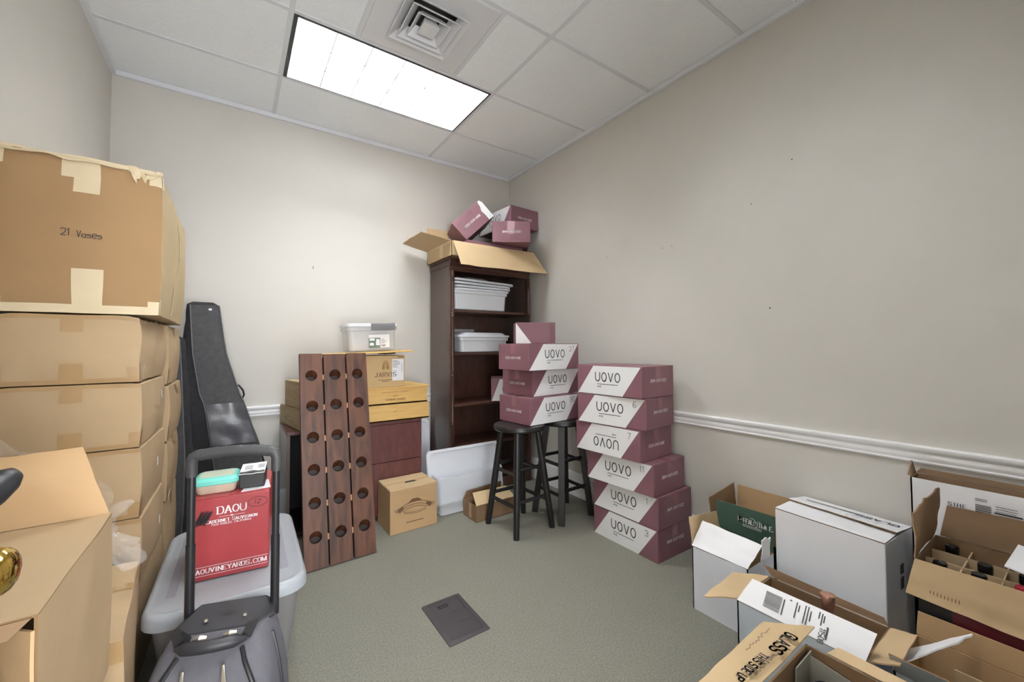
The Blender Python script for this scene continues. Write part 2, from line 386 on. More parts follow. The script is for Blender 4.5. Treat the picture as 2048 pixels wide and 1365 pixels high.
# ------------------------------------------------------------------ ceiling light and vent
SHIFT = 1.8288
def ceiling_light(label, dy):
    t = thing('ceiling_light', label, 'ceiling light', (LX0 + .61, LY0 + .305 + dy, ZC), 0, 'fluorescent ceiling lights')
    O = (LX0 + .61, LY0 + .305, ZC)
    x0, x1, y0, y1 = hx0, hx1, hy0, hy1
    b = MB(); z = ZC - .005
    for q in ((x0, x1, y0, y0 + .016), (x0, x1, y1 - .004, y1), (x0, x0 + .020, y0 + .016, y1 - .004), (x1 - .009, x1, y0 + .016, y1 - .004)):
        b.box(q[0], q[1], q[2], q[3], z, ZC + .02, 'fixture_black')
    b.build('frame', t, O)
    x0 += .02; x1 -= .009; y0 += .016; y1 -= .004
    b = MB(); T = ZC + .14
    b.box(x0, x1, y0, y1, T, T + .004, 'louver_white')
    for q in ((x0, x1, y0, y0 + .003), (x0, x1, y1 - .003, y1), (x0, x0 + .003, y0, y1), (x1 - .003, x1, y0, y1)): b.box(q[0], q[1], q[2], q[3], ZC - .003, T, 'louver_white')
    b.build('reflector', t, O)
    b = MB()
    for i in range(1, 6):
        x = x0 + (x1 - x0) * i / 6; b.box(x - .0035, x + .0035, y0 + .003, y1 - .003, ZC - .001, ZC + .092, 'louver_metal')
    for i in range(1, 3):
        y = y0 + (y1 - y0) * i / 3; b.box(x0 + .003, x1 - .003, y - .0035, y + .0035, ZC - .001, ZC + .092, 'louver_metal')
    b.build('louver', t, O)
    for i in range(3):
        y = y0 + (y1 - y0) * (i + .5) / 3; b = MB(); b.tube([(x0 + .02, y, ZC + .115), (x1 - .02, y, ZC + .115)], .013, 'tube_glow', 12); b.build('fluorescent_tube', t, O)
ceiling_light('glowing fluorescent ceiling light with white louver grid, the one in view', 0)
ceiling_light('second fluorescent ceiling light nearer the door, above the camera', -SHIFT)
t = thing('ceiling_vent', 'square white ceiling air vent of nested louvers beside the light', 'vent', (.843, 2.0, ZC))
b = MB()
o_ = .283
for q in ((-o_, o_, -o_, -.14), (-o_, o_, .14, o_), (-o_, -.14, -.14, .14), (.14, o_, -.14, .14)): b.box(q[0], q[1], q[2], q[3], -.004, -.001, 'vent_white')
b.build('panel', t)
b = MB()
for q in ((-.14, .14, -.14, -.137), (-.14, .14, .137, .14), (-.14, -.137, -.137, .137), (.137, .14, -.137, .137)): b.box(q[0], q[1], q[2], q[3], -.001, .06, 'vent_dark')
b.box(-.14, .14, -.14, .14, .06, .063, 'vent_dark'); b.build('duct', t)
for s0, s1, za, zb in ((.120, .172, .012, -.026), (.088, .132, .014, -.030), (.056, .092, .014, -.034)):
    b = MB()
    ring = lambda s, z: [V((-s, -s, z)), V((s, -s, z)), V((s, s, z)), V((-s, s, z))]
    b.loft([ring(s0, za), ring(s1, zb), ring(s1, zb - .002), ring(s1 - .006, zb - .002), ring(s0 - .004, za)], 'vent_white', cap=False); b.build('louver_ring', t, smooth=20)
b = MB(); b.loft([[p for p in ring(.030, .016)], ring(.045, -.034), ring(.043, -.036)], 'vent_white'); b.build('centre_plate', t, smooth=20)

# ------------------------------------------------------------------ maroon wine shippers
BW, BD, BH = .492, .325, .182
def maroon_box(label, loc, yaw, num=None, flip=False, endflip=True, w=BW, d=BD, h=BH, rot=None, group='maroon wine boxes', labelled=True, tape=True, prints=None):
    t = thing('wine_shipping_box', label, 'box', loc, yaw, group, rot)
    b = MB(); b.box(-w / 2, w / 2, -d / 2, d / 2, 0, h, 'maroon_card')
    F = faces(w, d, h)
    bo = b.build('carton', t, bevel=.0025)
    p = MB()
    if labelled:
        fr = F['F']; e = .0008; n = V((0, -1, 0)) * e
        pts = [(.008, .004), (.725, .004), (.985, .975), (.275, .975)]
        p.poly([at(fr, a * w, c * h) + n for a, c in pts], 'print_white')
        o, u, v = at(fr, .5 * w, .46 * h), fr[1], fr[2]
        if flip: o = at(fr, .5 * w, .54 * h); u, v = -u, -v
        th = h * .29
        p.text('UOVO', o - u * .0, u, v, th, 'ink_black', th * .115, wd=1.0, gap=.3, align='c', lift=.0016)
        p.stroke([(-.078, -th * .34), (.078, -th * .34)], o, u, v, .003, 'ink_black', .0016)
        p.text('WINE', o - u * .078 - v * th * .72, u, v, th * .16, 'ink_pen', th * .03, align='l', lift=.0016)
        p.build('printed_panel', t, smooth=5)
    for k in ('R', 'L') if not prints else ():
        p = MB(); fr = F[k]; o, u, v = at(fr, d * .5, h * .42), fr[1], fr[2]
        if endflip and k == 'R': o = at(fr, d * .5, h * .58); u, v = -u, -v
        p.text('CEEQ UOVO WINE', o, u, v, h * .085, 'ink_light', h * .018, wd=.95, gap=.22, align='c')
        p.build('end_lettering', t, smooth=5)
    if prints:
        p = MB(); prints(p, F, t); p.build('end_lettering', t, smooth=5)
    if num:
        p = MB(); fr = F['F']; p.text(num, at(fr, w * .85, h * .70), fr[1] + fr[2] * .1, fr[2], h * .18, 'ink_pen', .0026, align='c', wd=.9, lift=.0018); p.build('handwritten_number', t, smooth=5)
    if tape:
        p = MB(); p.quad((-w / 2, -.024, h + .0006), (w / 2, -.024, h + .0006), (w / 2, .024, h + .0006), (-w / 2, .024, h + .0006), 'maroon_tape')
        p.build('packing_tape', t)
        for s in (1, -1):
            p = MB(); p.quad((s * (w / 2 + .0006), -.024, h * .62), (s * (w / 2 + .0006), .024, h * .62), (s * (w / 2 + .0006), .024, h), (s * (w / 2 + .0006), -.024, h), 'maroon_tape')
            p.build('packing_tape', t)
    return t
g6 = 'maroon wine boxes in the floor stack'
names6 = ['bottom of the six box stack on the carpet marked 3', 'second from the bottom of the six box stack, marked 1', 'third from the bottom of the six box stack, marked 11',
          'in the six box stack with its lettering upside down, marked 7', 'second from the top of the six box stack, marked 6', 'topmost of the six box stack by the right wall']
st = [(2.14, 1.682, -1.578), (2.137, 1.677, -1.566), (2.103, 1.695, -1.521), (2.067, 1.758, -1.51), (2.066, 1.735, -1.442), (2.058, 1.73, -1.515)]
for i, (x, y, a) in enumerate(st):
    maroon_box('maroon wine box ' + names6[i], (x, y, i * .1845), a, ['3', '1', '11', '7', '6', None][i], flip=(i == 3), endflip=(i != 3), group=g6)
g3 = 'maroon wine boxes on the stools'
maroon_box('maroon wine box sitting on the black stool seats, marked 30', (1.858, 2.343, .695), .086, '30', group=g3, endflip=False)
maroon_box('middle maroon wine box on the stools, without a number', (1.919, 2.394, .879), .107, group=g3, endflip=False)
maroon_box('upper full width maroon wine box on the stools, marked 27', (1.839, 2.323, 1.063), .083, '27', group=g3, endflip=False)
# small open maroon box on top of the stool pile
t = thing('wine_shipping_box', 'smaller maroon box with white corner on top of the stool pile', 'box', (1.815, 2.385, 1.247), -.52, g3)
b = MB(); w_, d_, h_ = .245, .19, .150
b.box(-w_ / 2, w_ / 2, -d_ / 2, d_ / 2, 0, h_, 'maroon_card'); b.build('carton', t, bevel=.002)
b = MB(); b.poly([(-w_ / 2 + .001, -d_ / 2 - .0008, 0), (-.01, -d_ / 2 - .0008, 0), (-w_ / 2 + .001, -d_ / 2 - .0008, h_ * .97)], 'print_white'); b.build('printed_panel', t)
b = MB(); b.sheet((w_ / 2 + .003, -d_ / 2 + .005, 0), (w_ / 2 + .003, -d_ / 2 + .005, h_), (w_ / 2 + .042, -d_ / 2 + .01, h_), (w_ / 2 + .042, -d_ / 2 + .01, 0), .004, 'maroon_card', 'maroon_card', 2, 2); b.build('flap', t)

# ------------------------------------------------------------------ stools
def stool(label, legs, square, seatz=.693, cx=0, cy=0):
    t = thing('bar_stool', label, 'stool', (cx, cy, 0), 0, 'black wooden stools under the maroon boxes')
    R = .178
    b = MB(); b.lathe([(R - .03, seatz - .036), (R - .006, seatz - .034), (R, seatz - .026), (R, seatz - .010), (R - .005, seatz - .002), (R - .02, seatz), (R - .05, seatz - .001)], (0, 0, 0), 'stool_black', 48); b.build('seat', t)
    tops = []
    P = [V((x - cx, y - cy, 0)) for x, y in legs]
    Q = [V((p.x * .56, p.y * .56, seatz - .036)) for p in P]
    for p, q in zip(P, Q):
        b = MB()
        if square: b.tube([p, q], [.030, .033], 'stool_black', 4)
        else: b.tube([p, p * .5 + q * .5, q], [.0195, .0235, .022], 'stool_black', 14)
        b.build('leg', t, bevel=.002 if square else 0)
    pt = lambda i, z: P[i] + (Q[i] - P[i]) * (z / (seatz - .036))
    for k, (za, zb) in enumerate(((.185, .215), (.385, .415))):
        for i in range(4):
            z = za if i % 2 == 0 else zb
            b = MB(); b.tube([pt(i, z), pt((i + 1) % 4, z)], .0125, 'stool_black', 10); b.build('stretcher', t)
    return t
stool('round topped black stool in front with slim turned legs', [(1.473, 2.442), (1.491, 2.128), (1.795, 2.138), (1.776, 2.445)], False, .693, 1.634, 2.288)
stool('black stool with square legs behind the front stool', [(1.863, 2.416), (1.863, 2.118), (2.159, 2.13), (2.17, 2.411)], True, .693, 2.014, 2.269)

# ------------------------------------------------------------------ bookcase and its load
t = thing('bookcase', 'tall dark walnut bookcase with open shelves in the corner', 'bookcase', (1.8625, 3.2, 0))
BX0, BX1, BY0, BY1, BT = 1.455, 2.27, 2.99, 3.40, 1.955
OFF = (1.8625, 3.2, 0)
for x in (BX0, BX1 - .02):
    b = MB(); b.box(x, x + .02, BY0 + .02, BY1, 0, BT - .06, 'walnut_side_sheen'); b.build('side_panel', t, OFF, bevel=.002)
b = MB(); b.box(BX0 + .02, BX1 - .02, BY1 - .008, BY1, 0, BT - .06, 'walnut_stain'); b.build('back_panel', t, OFF)
for z in (1.515, 1.155, .728, .385, .09):
    b = MB(); b.box(BX0 + .02, BX1 - .02, BY0 + .025, BY1 - .008, z, z + .022, 'walnut_stain'); b.build('shelf', t, OFF, bevel=.003)
b = MB(); b.prism([(-.004, 0), (.012, 0), (.012, .03), (.022, .04), (.024, .062), (.032, .07), (.034, .085), (-.004, .085)], (BX0 - .004, BY0 + .03, BT - .10), (0, -1, 0), (0, 0, 1), 0, -(BX1 - BX0 + .008), 'walnut_stain')
b.box(BX0 - .004, BX1 + .004, BY0 + .02, BY1, BT - .06, BT - .013, 'walnut_stain'); b.box(BX0 - .012, BX1 + .012, BY0 - .01, BY1, BT - .013, BT, 'walnut_stain'); b.build('cornice', t, OFF, bevel=.002)
b = MB(); b.box(BX0, BX1, BY0, BY0 + .025, 0, .085, 'walnut_stain'); b.build('plinth', t, OFF, bevel=.003)
for x in (BX0 + .018, BX1 - .018):
    b = MB(); b.box(x - .018, x + .018, BY0 + .004, BY0 + .024, .085, BT - .1, 'walnut_stain')
    pr = [(.011, .09), (.011, .70)]
    z = .09
    prof = [(.013, .086)]
    for zr in (.62, 1.0, 1.50, 1.78): prof += [(.011, zr - .03), (.014, zr - .024), (.010, zr - .016), (.015, zr - .008), (.010, zr), (.015, zr + .008), (.010, zr + .016), (.014, zr + .024), (.011, zr + .03)]
    prof += [(.013, BT - .1)]
    b.lathe(prof, (x, BY0 + .004, 0), 'walnut_stain', 14); b.build('column', t, OFF)

def rrect(w, d, r, n=5):
    P = []
    for cx, cy, a in ((w / 2 - r, d / 2 - r, 0), (-w / 2 + r, d / 2 - r, 90), (-w / 2 + r, -d / 2 + r, 180), (w / 2 - r, -d / 2 + r, 270)):
        for i in range(n + 1):
            q = math.radians(a + 90 * i / n); P.append((cx + r * math.cos(q), cy + r * math.sin(q)))
    return P
def ring(w, d, r, z, cx=0, cy=0): return [V((x + cx, y + cy, z)) for x, y in rrect(w, d, r)]
def bin_body(w, d, h, m, taper=.88, r=.03, t_=.0025, rim=.012):
    b = MB(); k = taper
    b.loft([ring(w * k - .02, d * k - .02, r, .001), ring(w * k, d * k, r, .008), ring(w - .01, d - .01, r, h - .03), ring(w, d, r, h - .028), ring(w + rim, d + rim, r, h - .026), ring(w + rim, d + rim, r, h),
            ring(w - .004, d - .004, r, h), ring(w * k - .006, d * k - .006, r, .010), ring(w * k - .03, d * k - .03, r, .006)], m); return b
def lid_shape(w, d, m, h=.018, r=.035):
    b = MB(); b.loft([ring(w, d, r, 0), ring(w, d, r, h * .7), ring(w - .006, d - .006, r, h), ring(w - .04, d - .04, r, h), ring(w - .05, d - .05, r, h * .6), ring(w - .06, d - .06, r, h * .55)], m); return b
def storage_bin(label, loc, yaw, w, d, h, body='bin_frost', group='clear plastic storage bins', name='storage_bin', taper=.95):
    t = thing(name, label, 'storage bin', loc, yaw, group)
    bin_body(w, d, h, body, taper).build('tub', t); return t
def loose_lid(label, loc, w, d, rot=(0, 0, 0), group='clear plastic bin lids', m='bin_lid', h=.018, ribs=False):
    t = thing('bin_lid', label, 'lid', loc, 0, group, rot)
    lid_shape(w, d, m, h).build('panel', t)
    if ribs:
        for x in (-.02, .02):
            q = MB(); q.box(x - .002, x + .002, -d / 2 + .04, d / 2 - .04, -.004, .006, m); q.build('rib', t)
        for s in (-1, 1):
            q = MB(); q.box(-w / 2 + .06, w / 2 - .06, s * (d / 2 - .035) - .002, s * (d / 2 - .035) + .002, -.004, .006, m); q.build('rib', t)
        for sx in (-1, 1):
            for sy in (-1, 1):
                q = MB(); M = Matrix.Translation((sx * (w / 2 - .05), sy * (d / 2 - .05), 0)) @ Matrix.Rotation(sx * sy * -PI / 4, 4, 'Z'); q.box(-.018, .018, -.002, .002, -.006, .006, m, M); q.build('rib', t)
    return t
SZ1, SZ2 = 1.537, 1.177
storage_bin('frosted storage bin holding a pile of lids on the upper shelf', (1.762, 3.17, SZ1), 0, .535, .31, .165)
loose_lid('white bin lid lowest on the frosted bin of the upper shelf', (1.775, 3.165, SZ1 + .1665), .556, .32, (.0, .0, 0))
loose_lid('bin lid in the middle of the pile on the upper shelf', (1.785, 3.16, SZ1 + .189), .56, .32, (0, .006, 0))
loose_lid('bin lid just below the topmost one on the upper shelf', (1.778, 3.155, SZ1 + .213), .565, .32, (0, .02, 0))
loose_lid('topmost flat bin lid on the upper shelf pile', (1.79, 3.15, SZ1 + .238), .60, .32, (0, .025, 0))
b = MB(); b.loft([ring(.36, .22, .05, 0), ring(.34, .2, .06, .008), ring(.22, .12, .05, .034), ring(.1, .05, .02, .038)], 'bin_frost'); o = b.build('tray_cover'); o.location = (1.78, 3.2, SZ1 + .266); o.rotation_euler = (0, .03, 0); tag(o, 'clear domed plastic cover lying on top of the shelf lids', 'cover')
storage_bin('frosted storage bin with domed lid on the middle shelf', (1.80, 3.16, SZ2), 0, .48, .28, .128)
t = loose_lid('domed white lid closing the bin on the middle shelf', (1.80, 3.16, SZ2 + .130), .52, .30, (0, 0, 0))
b = MB(); b.loft([ring(.49, .27, .04, .008), ring(.44, .24, .05, .036), ring(.40, .21, .06, .042)], 'bin_lid'); b.build('dome', t)
storage_bin('clear storage bin standing behind on the middle shelf', (1.69, 3.355, SZ2), 0, .36, .06, .21, 'bin_clear', name='storage_bin')

# cardboard tray on top of the bookcase
OT = (1.835, 3.13, BT)
t = thing('cardboard_tray', 'open tan cardboard tray with spread flaps on top of the bookcase', 'cardboard box', OT)
x0, x1, y0, y1, z0, z1 = 1.42, 2.25, 2.9, 3.385, BT, 2.075
b = MB(); b.box(x0, x1, y0, y1, z0, z0 + .004, 'card_inner_shaded')
b.box(x0, x1, y0, y0 + .004, z0, z1, 'card_tan'); b.box(x0, x1, y1 - .004, y1, z0, z1, 'card_tan'); b.box(x0, x0 + .004, y0, y1, z0, z1, 'card_tan'); b.box(x1 - .004, x1, y0, y1, z0, z1, 'card_tan'); b.build('tray_walls', t, OT)
b = MB(); b.sheet((x0 + .01, y0 - .004, z1), (x1 - .01, y0 - .004, z1), (2.30, 2.775, 1.872), (1.455, 2.80, 1.868), .004, 'card_inner_shaded', 'card_tan', 14, 8, 0, .006, .03, 3)
b.v = b.v; b.build('flap', t, OT)
b = MB(); b.sheet((x0 - .004, y1, z1), (x0 - .004, y0, z1), (1.175, 2.93, 2.113), (1.19, 3.38, 2.118), .004, 'card_tan', 'card_brown', 8, 8, 0, .004, .03, 5); b.build('flap', t, OT)
b = MB(); b.sheet((x0, y1 + .003, z1), (1.62, y1 + .003, z1), (1.62, y1 + .012, 2.30), (x0, y1 + .012, 2.29), .004, 'card_tan', 'card_brown', 6, 6, 0, .004, .02, 7); b.build('flap', t, OT)
b = MB(); b.quad((x0 - .0008, 3.06, z0 + .005), (x0 - .0008, 3.06, z1), (x0 - .0008, 3.13, z1), (x0 - .0008, 3.13, z0 + .02), 'paper_tape'); b.build('packing_tape', t, OT)
gt = 'maroon wine boxes above the bookcase'
maroon_box('low maroon box lying inside the cardboard tray', (1.86, 3.10, BT + .005), 0, w=.56, d=.34, h=.150, labelled=False, tape=False, group=gt)
def q_pr(p, F, t):
    fr = F['F']; p.text('CEEQ UOVO WINE', at(fr, .165, .098), -fr[1], -fr[2], .016, 'ink_light', .004, wd=.9, gap=.22, align='c')
    q = MB(); q.quad(*[at(fr, a, c) + V((0, -.0009, 0)) for a, c in ((.13, .070), (.19, .070), (.19, .1815), (.13, .1815))], 'maroon_tape'); q.build('packing_tape', t)
maroon_box('maroon box overhanging the front of the cardboard tray', (2.039, 2.977, 2.112), -.553, w=.325, d=.40, h=.182, labelled=False, tape=False, endflip=False, group=gt, prints=q_pr)
maroon_box('maroon box highest in the corner with white label on its side', (2.142, 3.165, 2.2965), -1.49, w=.492, d=.325, h=.182, tape=False, endflip=False, group=gt)
def p_pr(p, F, t):
    fr = F['F']; n = V((0, -.0009, 0))
    pts = [(.255, .178), (.322, .178), (.324, .0), (.285, .002), (.279, .05), (.268, .07), (.275, .10), (.262, .14)]
    tear = MB(); tear.poly([at(fr, a, c) + n for a, c in [(.27, .002), (.322, .002), (.322, .15), (.312, .178), (.29, .178), (.282, .13), (.266, .10), (.272, .05)]], 'print_white'); tear.build('torn_patch', t)
    p.text('CEEQ UOVO WINE', at(fr, .15, .075), fr[1], fr[2], .017, 'ink_light', .0045, wd=.9, gap=.22, align='c')
    for (x, y, s) in ((.03, .12, 'SA'), (.04, .06, 'N3'), (.13, .13, 'LAMS')):
        q = MB(); q.text(s, at(fr, x, y), fr[1] + fr[2] * .3, fr[2], .022, 'ink_pen', .0022, wd=.9); q.build('handwriting', t, smooth=5)
maroon_box('maroon box tilted on its edge on top of the bookcase, white tear on it', (1.768, 3.108, 2.232), 0, w=.325, d=.36, h=.182, labelled=False, tape=False, endflip=False, group=gt, prints=p_pr, rot=(0, -.755, -.34))

# ------------------------------------------------------------------ open maroon box on the bookcase shelf
OB = (1.93, 2.99, .7505)
t = thing('wine_shipping_box', 'open maroon wine box half hidden on the low bookcase shelf', 'box', (2.043, 3.036, .7505), -.55, 'maroon wine boxes in the bookcase')
w_, d_, h_ = .30, .26, .20
b = MB()
b.box(-w_ / 2, w_ / 2, -d_ / 2, d_ / 2, 0, .004, 'card_inner_shaded')
for q in ((-w_ / 2, w_ / 2, -d_ / 2, -d_ / 2 + .005), (-w_ / 2, w_ / 2, d_ / 2 - .005, d_ / 2), (-w_ / 2, -w_ / 2 + .005, -d_ / 2 + .005, d_ / 2 - .005), (w_ / 2 - .005, w_ / 2, -d_ / 2 + .005, d_ / 2 - .005)): b.box(q[0], q[1], q[2], q[3], 0, h_, 'maroon_card')
b.build('carton', t, bevel=.001)
b = MB(); b.poly([(-w_ / 2 + .004, -d_ / 2 - .001, .004), (.06, -d_ / 2 - .001, .004), (.12, -d_ / 2 - .001, h_ * .96), (-w_ / 2 + .075, -d_ / 2 - .001, h_ * .96)], 'print_white')
b.text('UOVO', (-.05, -d_ / 2 - .0014, .08), (1, 0, 0), (0, 0, 1), .045, 'ink_black', .004); b.build('printed_panel', t)

# ------------------------------------------------------------------ wine rack
rk = thing('wine_rack', 'dark wooden riddling rack of three boards leaning on the crates', 'wine rack', (.5235, 2.51, 0), 0, None, (-math.atan(.215 / 1.05), 0, math.radians(1.2)))
RL, TH = 1.206, .038
def rack_board(w, L, th, rows, parent, x0):
    b = MB(); N = 32
    def loop(cx, cz, r, x0_, x1_, z0_, z1_, y):
        C = []; Q = []
        for k in range(N):
            a = 2 * PI * k / N; c, s = math.cos(a), math.sin(a)
            C.append(V((cx + r * c, y, cz + r * s)))
            m = max(abs(c) / ((x1_ - cx) if c > 0 else (cx - x0_)), abs(s) / ((z1_ - cz) if s > 0 else (cz - z0_)))
            Q.append(V((cx + c / m, y, cz + s / m)))
        return C, Q
    zs = [0] + [(rows[i] + rows[i + 1]) / 2 for i in range(len(rows) - 1)] + [L]
    xa, xb = x0, x0 + w; cx = (xa + xb) / 2; r = .0325; dz = -.034
    for i, zc in enumerate(rows):
        Cf, Qf = loop(cx, zc, r, xa, xb, zs[i], zs[i + 1], -th)
        Cb, Qb = loop(cx, zc + dz, r, xa, xb, zs[i], zs[i + 1], 0)
        fs = [[k, (k + 1) % N, N + (k + 1) % N, N + k] for k in range(N)]
        b.add(Cf + Qf, fs, 'rack_wood'); b.add(Cb + Qb, [f[::-1] for f in fs], 'rack_wood'); b.add(Cf + Cb, [f[::-1] for f in fs], 'rack_wood')
        for P, cs in ((Qf, 0), (Qb, 1)):
            y = -th if cs == 0 else 0
            for sx, sz in ((xa, zs[i]), (xb, zs[i]), (xa, zs[i + 1]), (xb, zs[i + 1])):
                c = V((sx, y, sz)); near = [min((k for k in range(N) if abs(P[k].x - sx) < 1e-6), key=lambda k: (P[k] - c).length), min((k for k in range(N) if abs(P[k].z - sz) < 1e-6), key=lambda k: (P[k] - c).length)]
                pts = [P[near[0]], c, P[near[1]]]
                b.add(pts, [[0, 1, 2]], 'rack_wood')
    for q in (((xa, 0), (xa, L)), ((xb, 0), (xb, L))):
        b.quad((q[0][0], -th, 0), (q[0][0], 0, 0), (q[0][0], 0, L), (q[0][0], -th, L), 'rack_wood')
    b.quad((xa, -th, 0), (xb, -th, 0), (xb, 0, 0), (xa, 0, 0), 'rack_wood'); b.quad((xa, -th, L), (xb, -th, L), (xb, 0, L), (xa, 0, L), 'rack_wood')
    return b.build('board', parent, smooth=30, weld=2e-4)
b = MB(); b.box(-.19, .194, .004, .016, .02, RL - .02, 'rack_backing_dark'); b.build('added_backing', rk)  # added backing, closes off light behind the holes so they go dark
rows = [RL - .134 - .1815 * i for i in range(6)][::-1]
bw = .1225
for k in range(3):
    rack_board(bw, RL - (.004 if k == 1 else 0), TH, rows, rk, -.1935 + k * (bw + .010))
for k in range(2):
    gx = -.1935 + bw + k * (bw + .010)
    for z in rows:
        b = MB(); b.box(gx + .0005, gx + .0095, -.030, -.006, z - .028, z + .004, 'rack_peg'); b.build('spacer', rk)

# ------------------------------------------------------------------ low cabinet and wooden crates
OC = (.73, 3.16, 0)
t = thing('low_cabinet', 'low dark cherry cabinet under the wooden wine crates', 'cabinet', OC)
cx0, cx1, cy0, cy1, ch = .285, 1.178, 2.92, 3.405, .69
b = MB(); b.box(cx0, cx0 + .02, cy0, cy1, 0, ch - .022, 'cabinet_side_sheen'); b.build('side_panel', t, OC, bevel=.002)
b = MB(); b.box(cx1 - .02, cx1, cy0 + .02, cy1, 0, ch - .022, 'cherry_panel'); b.build('side_panel', t, OC, bevel=.002)
b = MB(); b.box(cx0, cx1, cy0, cy1, ch - .022, ch, 'cherry_panel'); b.build('top', t, OC, bevel=.002)
b = MB(); b.box(cx0 + .02, cx1 - .02, cy1 - .01, cy1, 0, ch - .022, 'cabinet_dark'); b.build('back_panel', t, OC)
b = MB(); b.box(.70, .715, cy0 + .02, cy1 - .01, 0, ch - .022, 'cabinet_dark'); b.build('divider', t, OC)
b = MB(); b.box(.70, cx1, cy0, cy0 + .018, .402, ch - .024, 'cherry_panel'); b.build('door', t, OC, bevel=.002)
b = MB(); b.box(.70, cx1, cy0, cy0 + .018, .03, .398, 'cherry_panel'); b.build('drawer_front', t, OC, bevel=.002)
b = MB(); b.box(cx0 + .02, .70, cy0 + .02, cy1 - .01, .03, .045, 'cabinet_dark'); b.build('bottom_board', t, OC)
b = MB(); b.tube([(1.14, cy0 - .002, .655), (1.14, cy0 + .002, .655)], .006, 'fixture_black', 12); b.build('lock', t, OC)

def crate(label, loc, yaw, w, d, h, m, lid=0, group='wooden wine crates on the cabinet', prints=None, back=True):
    t = thing('wine_crate', label, 'crate', loc, yaw, group)
    b = MB()
    tk = .011
    b.box(-w / 2, w / 2, -d / 2, d / 2, 0, tk, m)
    for q in ((-w / 2, w / 2, -d / 2, -d / 2 + tk), (-w / 2, w / 2, d / 2 - tk, d / 2), (-w / 2, -w / 2 + tk, -d / 2 + tk, d / 2 - tk), (w / 2 - tk, w / 2, -d / 2 + tk, d / 2 - tk)): b.box(q[0], q[1], q[2], q[3], 0, h, m)
    b.build('crate_body', t, bevel=.001)
    if lid is not None:
        b = MB(); b.box(-w / 2 - lid, w / 2 + lid, -d / 2 - lid, d / 2 + lid, h + .0005, h + .012, m); b.build('lid', t, bevel=.002)
    if prints:
        p = MB(); prints(p, faces(w, d, h)); p.build('branding', t, smooth=5)
    return t
ya = math.radians(9.4)
def rc(x, y, w, d):   # centre from back left corner
    return (x + math.cos(ya) * w / 2 + math.sin(ya) * d / 2, y + math.sin(ya) * w / 2 - math.cos(ya) * d / 2)
c = rc(.282, 3.335, .37, .50); crate('pale rough wooden crate behind the rack, resting on the cabinet', (c[0], c[1], ch), ya, .37, .50, .124, 'crate_pale')
c = rc(.300, 3.22, .30, .42); crate('upper pale wooden crate showing left of the wine rack', (c[0], c[1], ch + .137), ya, .30, .42, .165, 'crate_pale')
def cr_low(p, F):
    fr = F['F']; p.text('T', at(fr, .23, .065), fr[1], fr[2], .006, 'ink_brown', .0018); p.stroke([(0, 0), (.010, 0)], at(fr, .226, .068), fr[1], fr[2], .002, 'ink_brown'); p.stroke([(0, -.005), (0, .006)], at(fr, .231, .068), fr[1], fr[2], .002, 'ink_brown')
def cr_up(p, F):
    fr = F['F']; o = at(fr, .245, .028)
    p.text('ROBERT MONDAVI', o + fr[2] * .012, -fr[1], -fr[2], .011, 'brand_burn', .0022, wd=1.0, align='c', ser=.5)
    p.text('WINERY', o + fr[2] * .035, -fr[1], -fr[2], .007, 'brand_burn', .0014, align='c')
    p.lines(at(fr, .15, .088), fr[1], fr[2], .19, 1, .01, .003, 'brand_burn', 3, fill=1)
    for y in (.02, .09): p.stroke([(0, 0), (.004, 0)], at(fr, .475, y), fr[1], fr[2], .004, 'ink_brown')
crate('lower honey coloured pine crate with a small cross mark', (.99, 3.105, ch), 0, .49, .38, .121, 'crate_pine', None, prints=cr_low)
crate('upper pine wine crate with overhanging lid and branded lettering', (.975, 3.105, ch + .122), .0, .49, .385, .115, 'crate_pine', .014, prints=cr_up)
ZJ = ch + .122 + .1275
t = thing('wine_box', 'tan wine carton with an arch logo and white shipping label', 'box', (.868, 3.04, ZJ))
w_, d_, h_ = .345, .27, .226
b = MB(); b.box(-w_ / 2, w_ / 2, -d_ / 2, d_ / 2, 0, h_, 'card_tan2')
b.build('carton', t, bevel=.003)
p = MB(); fr = faces(w_, d_, h_)['F']
for r_ in (.036, .027, .019, .011):
    p.stroke([(r_ * .62 * math.cos(a * PI / 14), r_ * 1.6 * math.sin(a * PI / 14)) for a in range(15)], at(fr, .205, .128), fr[1], fr[2], .0045 if r_ > .02 else .003, 'brand_burn')
p.text('JARVIS', at(fr, .205, .075), fr[1], fr[2], .030, 'ink_brown', .0035, wd=.95, gap=.3, align='c', ser=.8)
p.lines(at(fr, .155, .052), fr[1], fr[2], .10, 1, .01, .004, 'ink_brown', 5, fill=1); p.lines(at(fr, .18, .042), fr[1], fr[2], .05, 1, .01, .004, 'ink_brown', 6, fill=1)
p.lines(at(fr, .295, .215), fr[1], fr[2], .04, 1, .01, .006, 'ink_brown', 8, fill=1)
p.build('printed_logo', t, smooth=5)
p = MB(); o = at(fr, .252, .045) + V((0, -.0006, 0)); p.quad(o, o + fr[1] * .085, o + fr[1] * .085 + fr[2] * .155, o + fr[2] * .155, 'label_paper')
p.lines(at(fr, .257, .188), fr[1], fr[2], .055, 6, .009, .0028, 'ink_pen', 4, fill=.5, lift=.0018); p.barcode(at(fr, .325, .11), fr[2], -fr[1], .06, .004, 'ink_black', 2, .0018); p.lines(at(fr, .257, .115), fr[1], fr[2], .045, 3, .014, .002, 'ink_pen', 9, fill=.4, lift=.0018)
p.build('shipping_label', t, smooth=5)
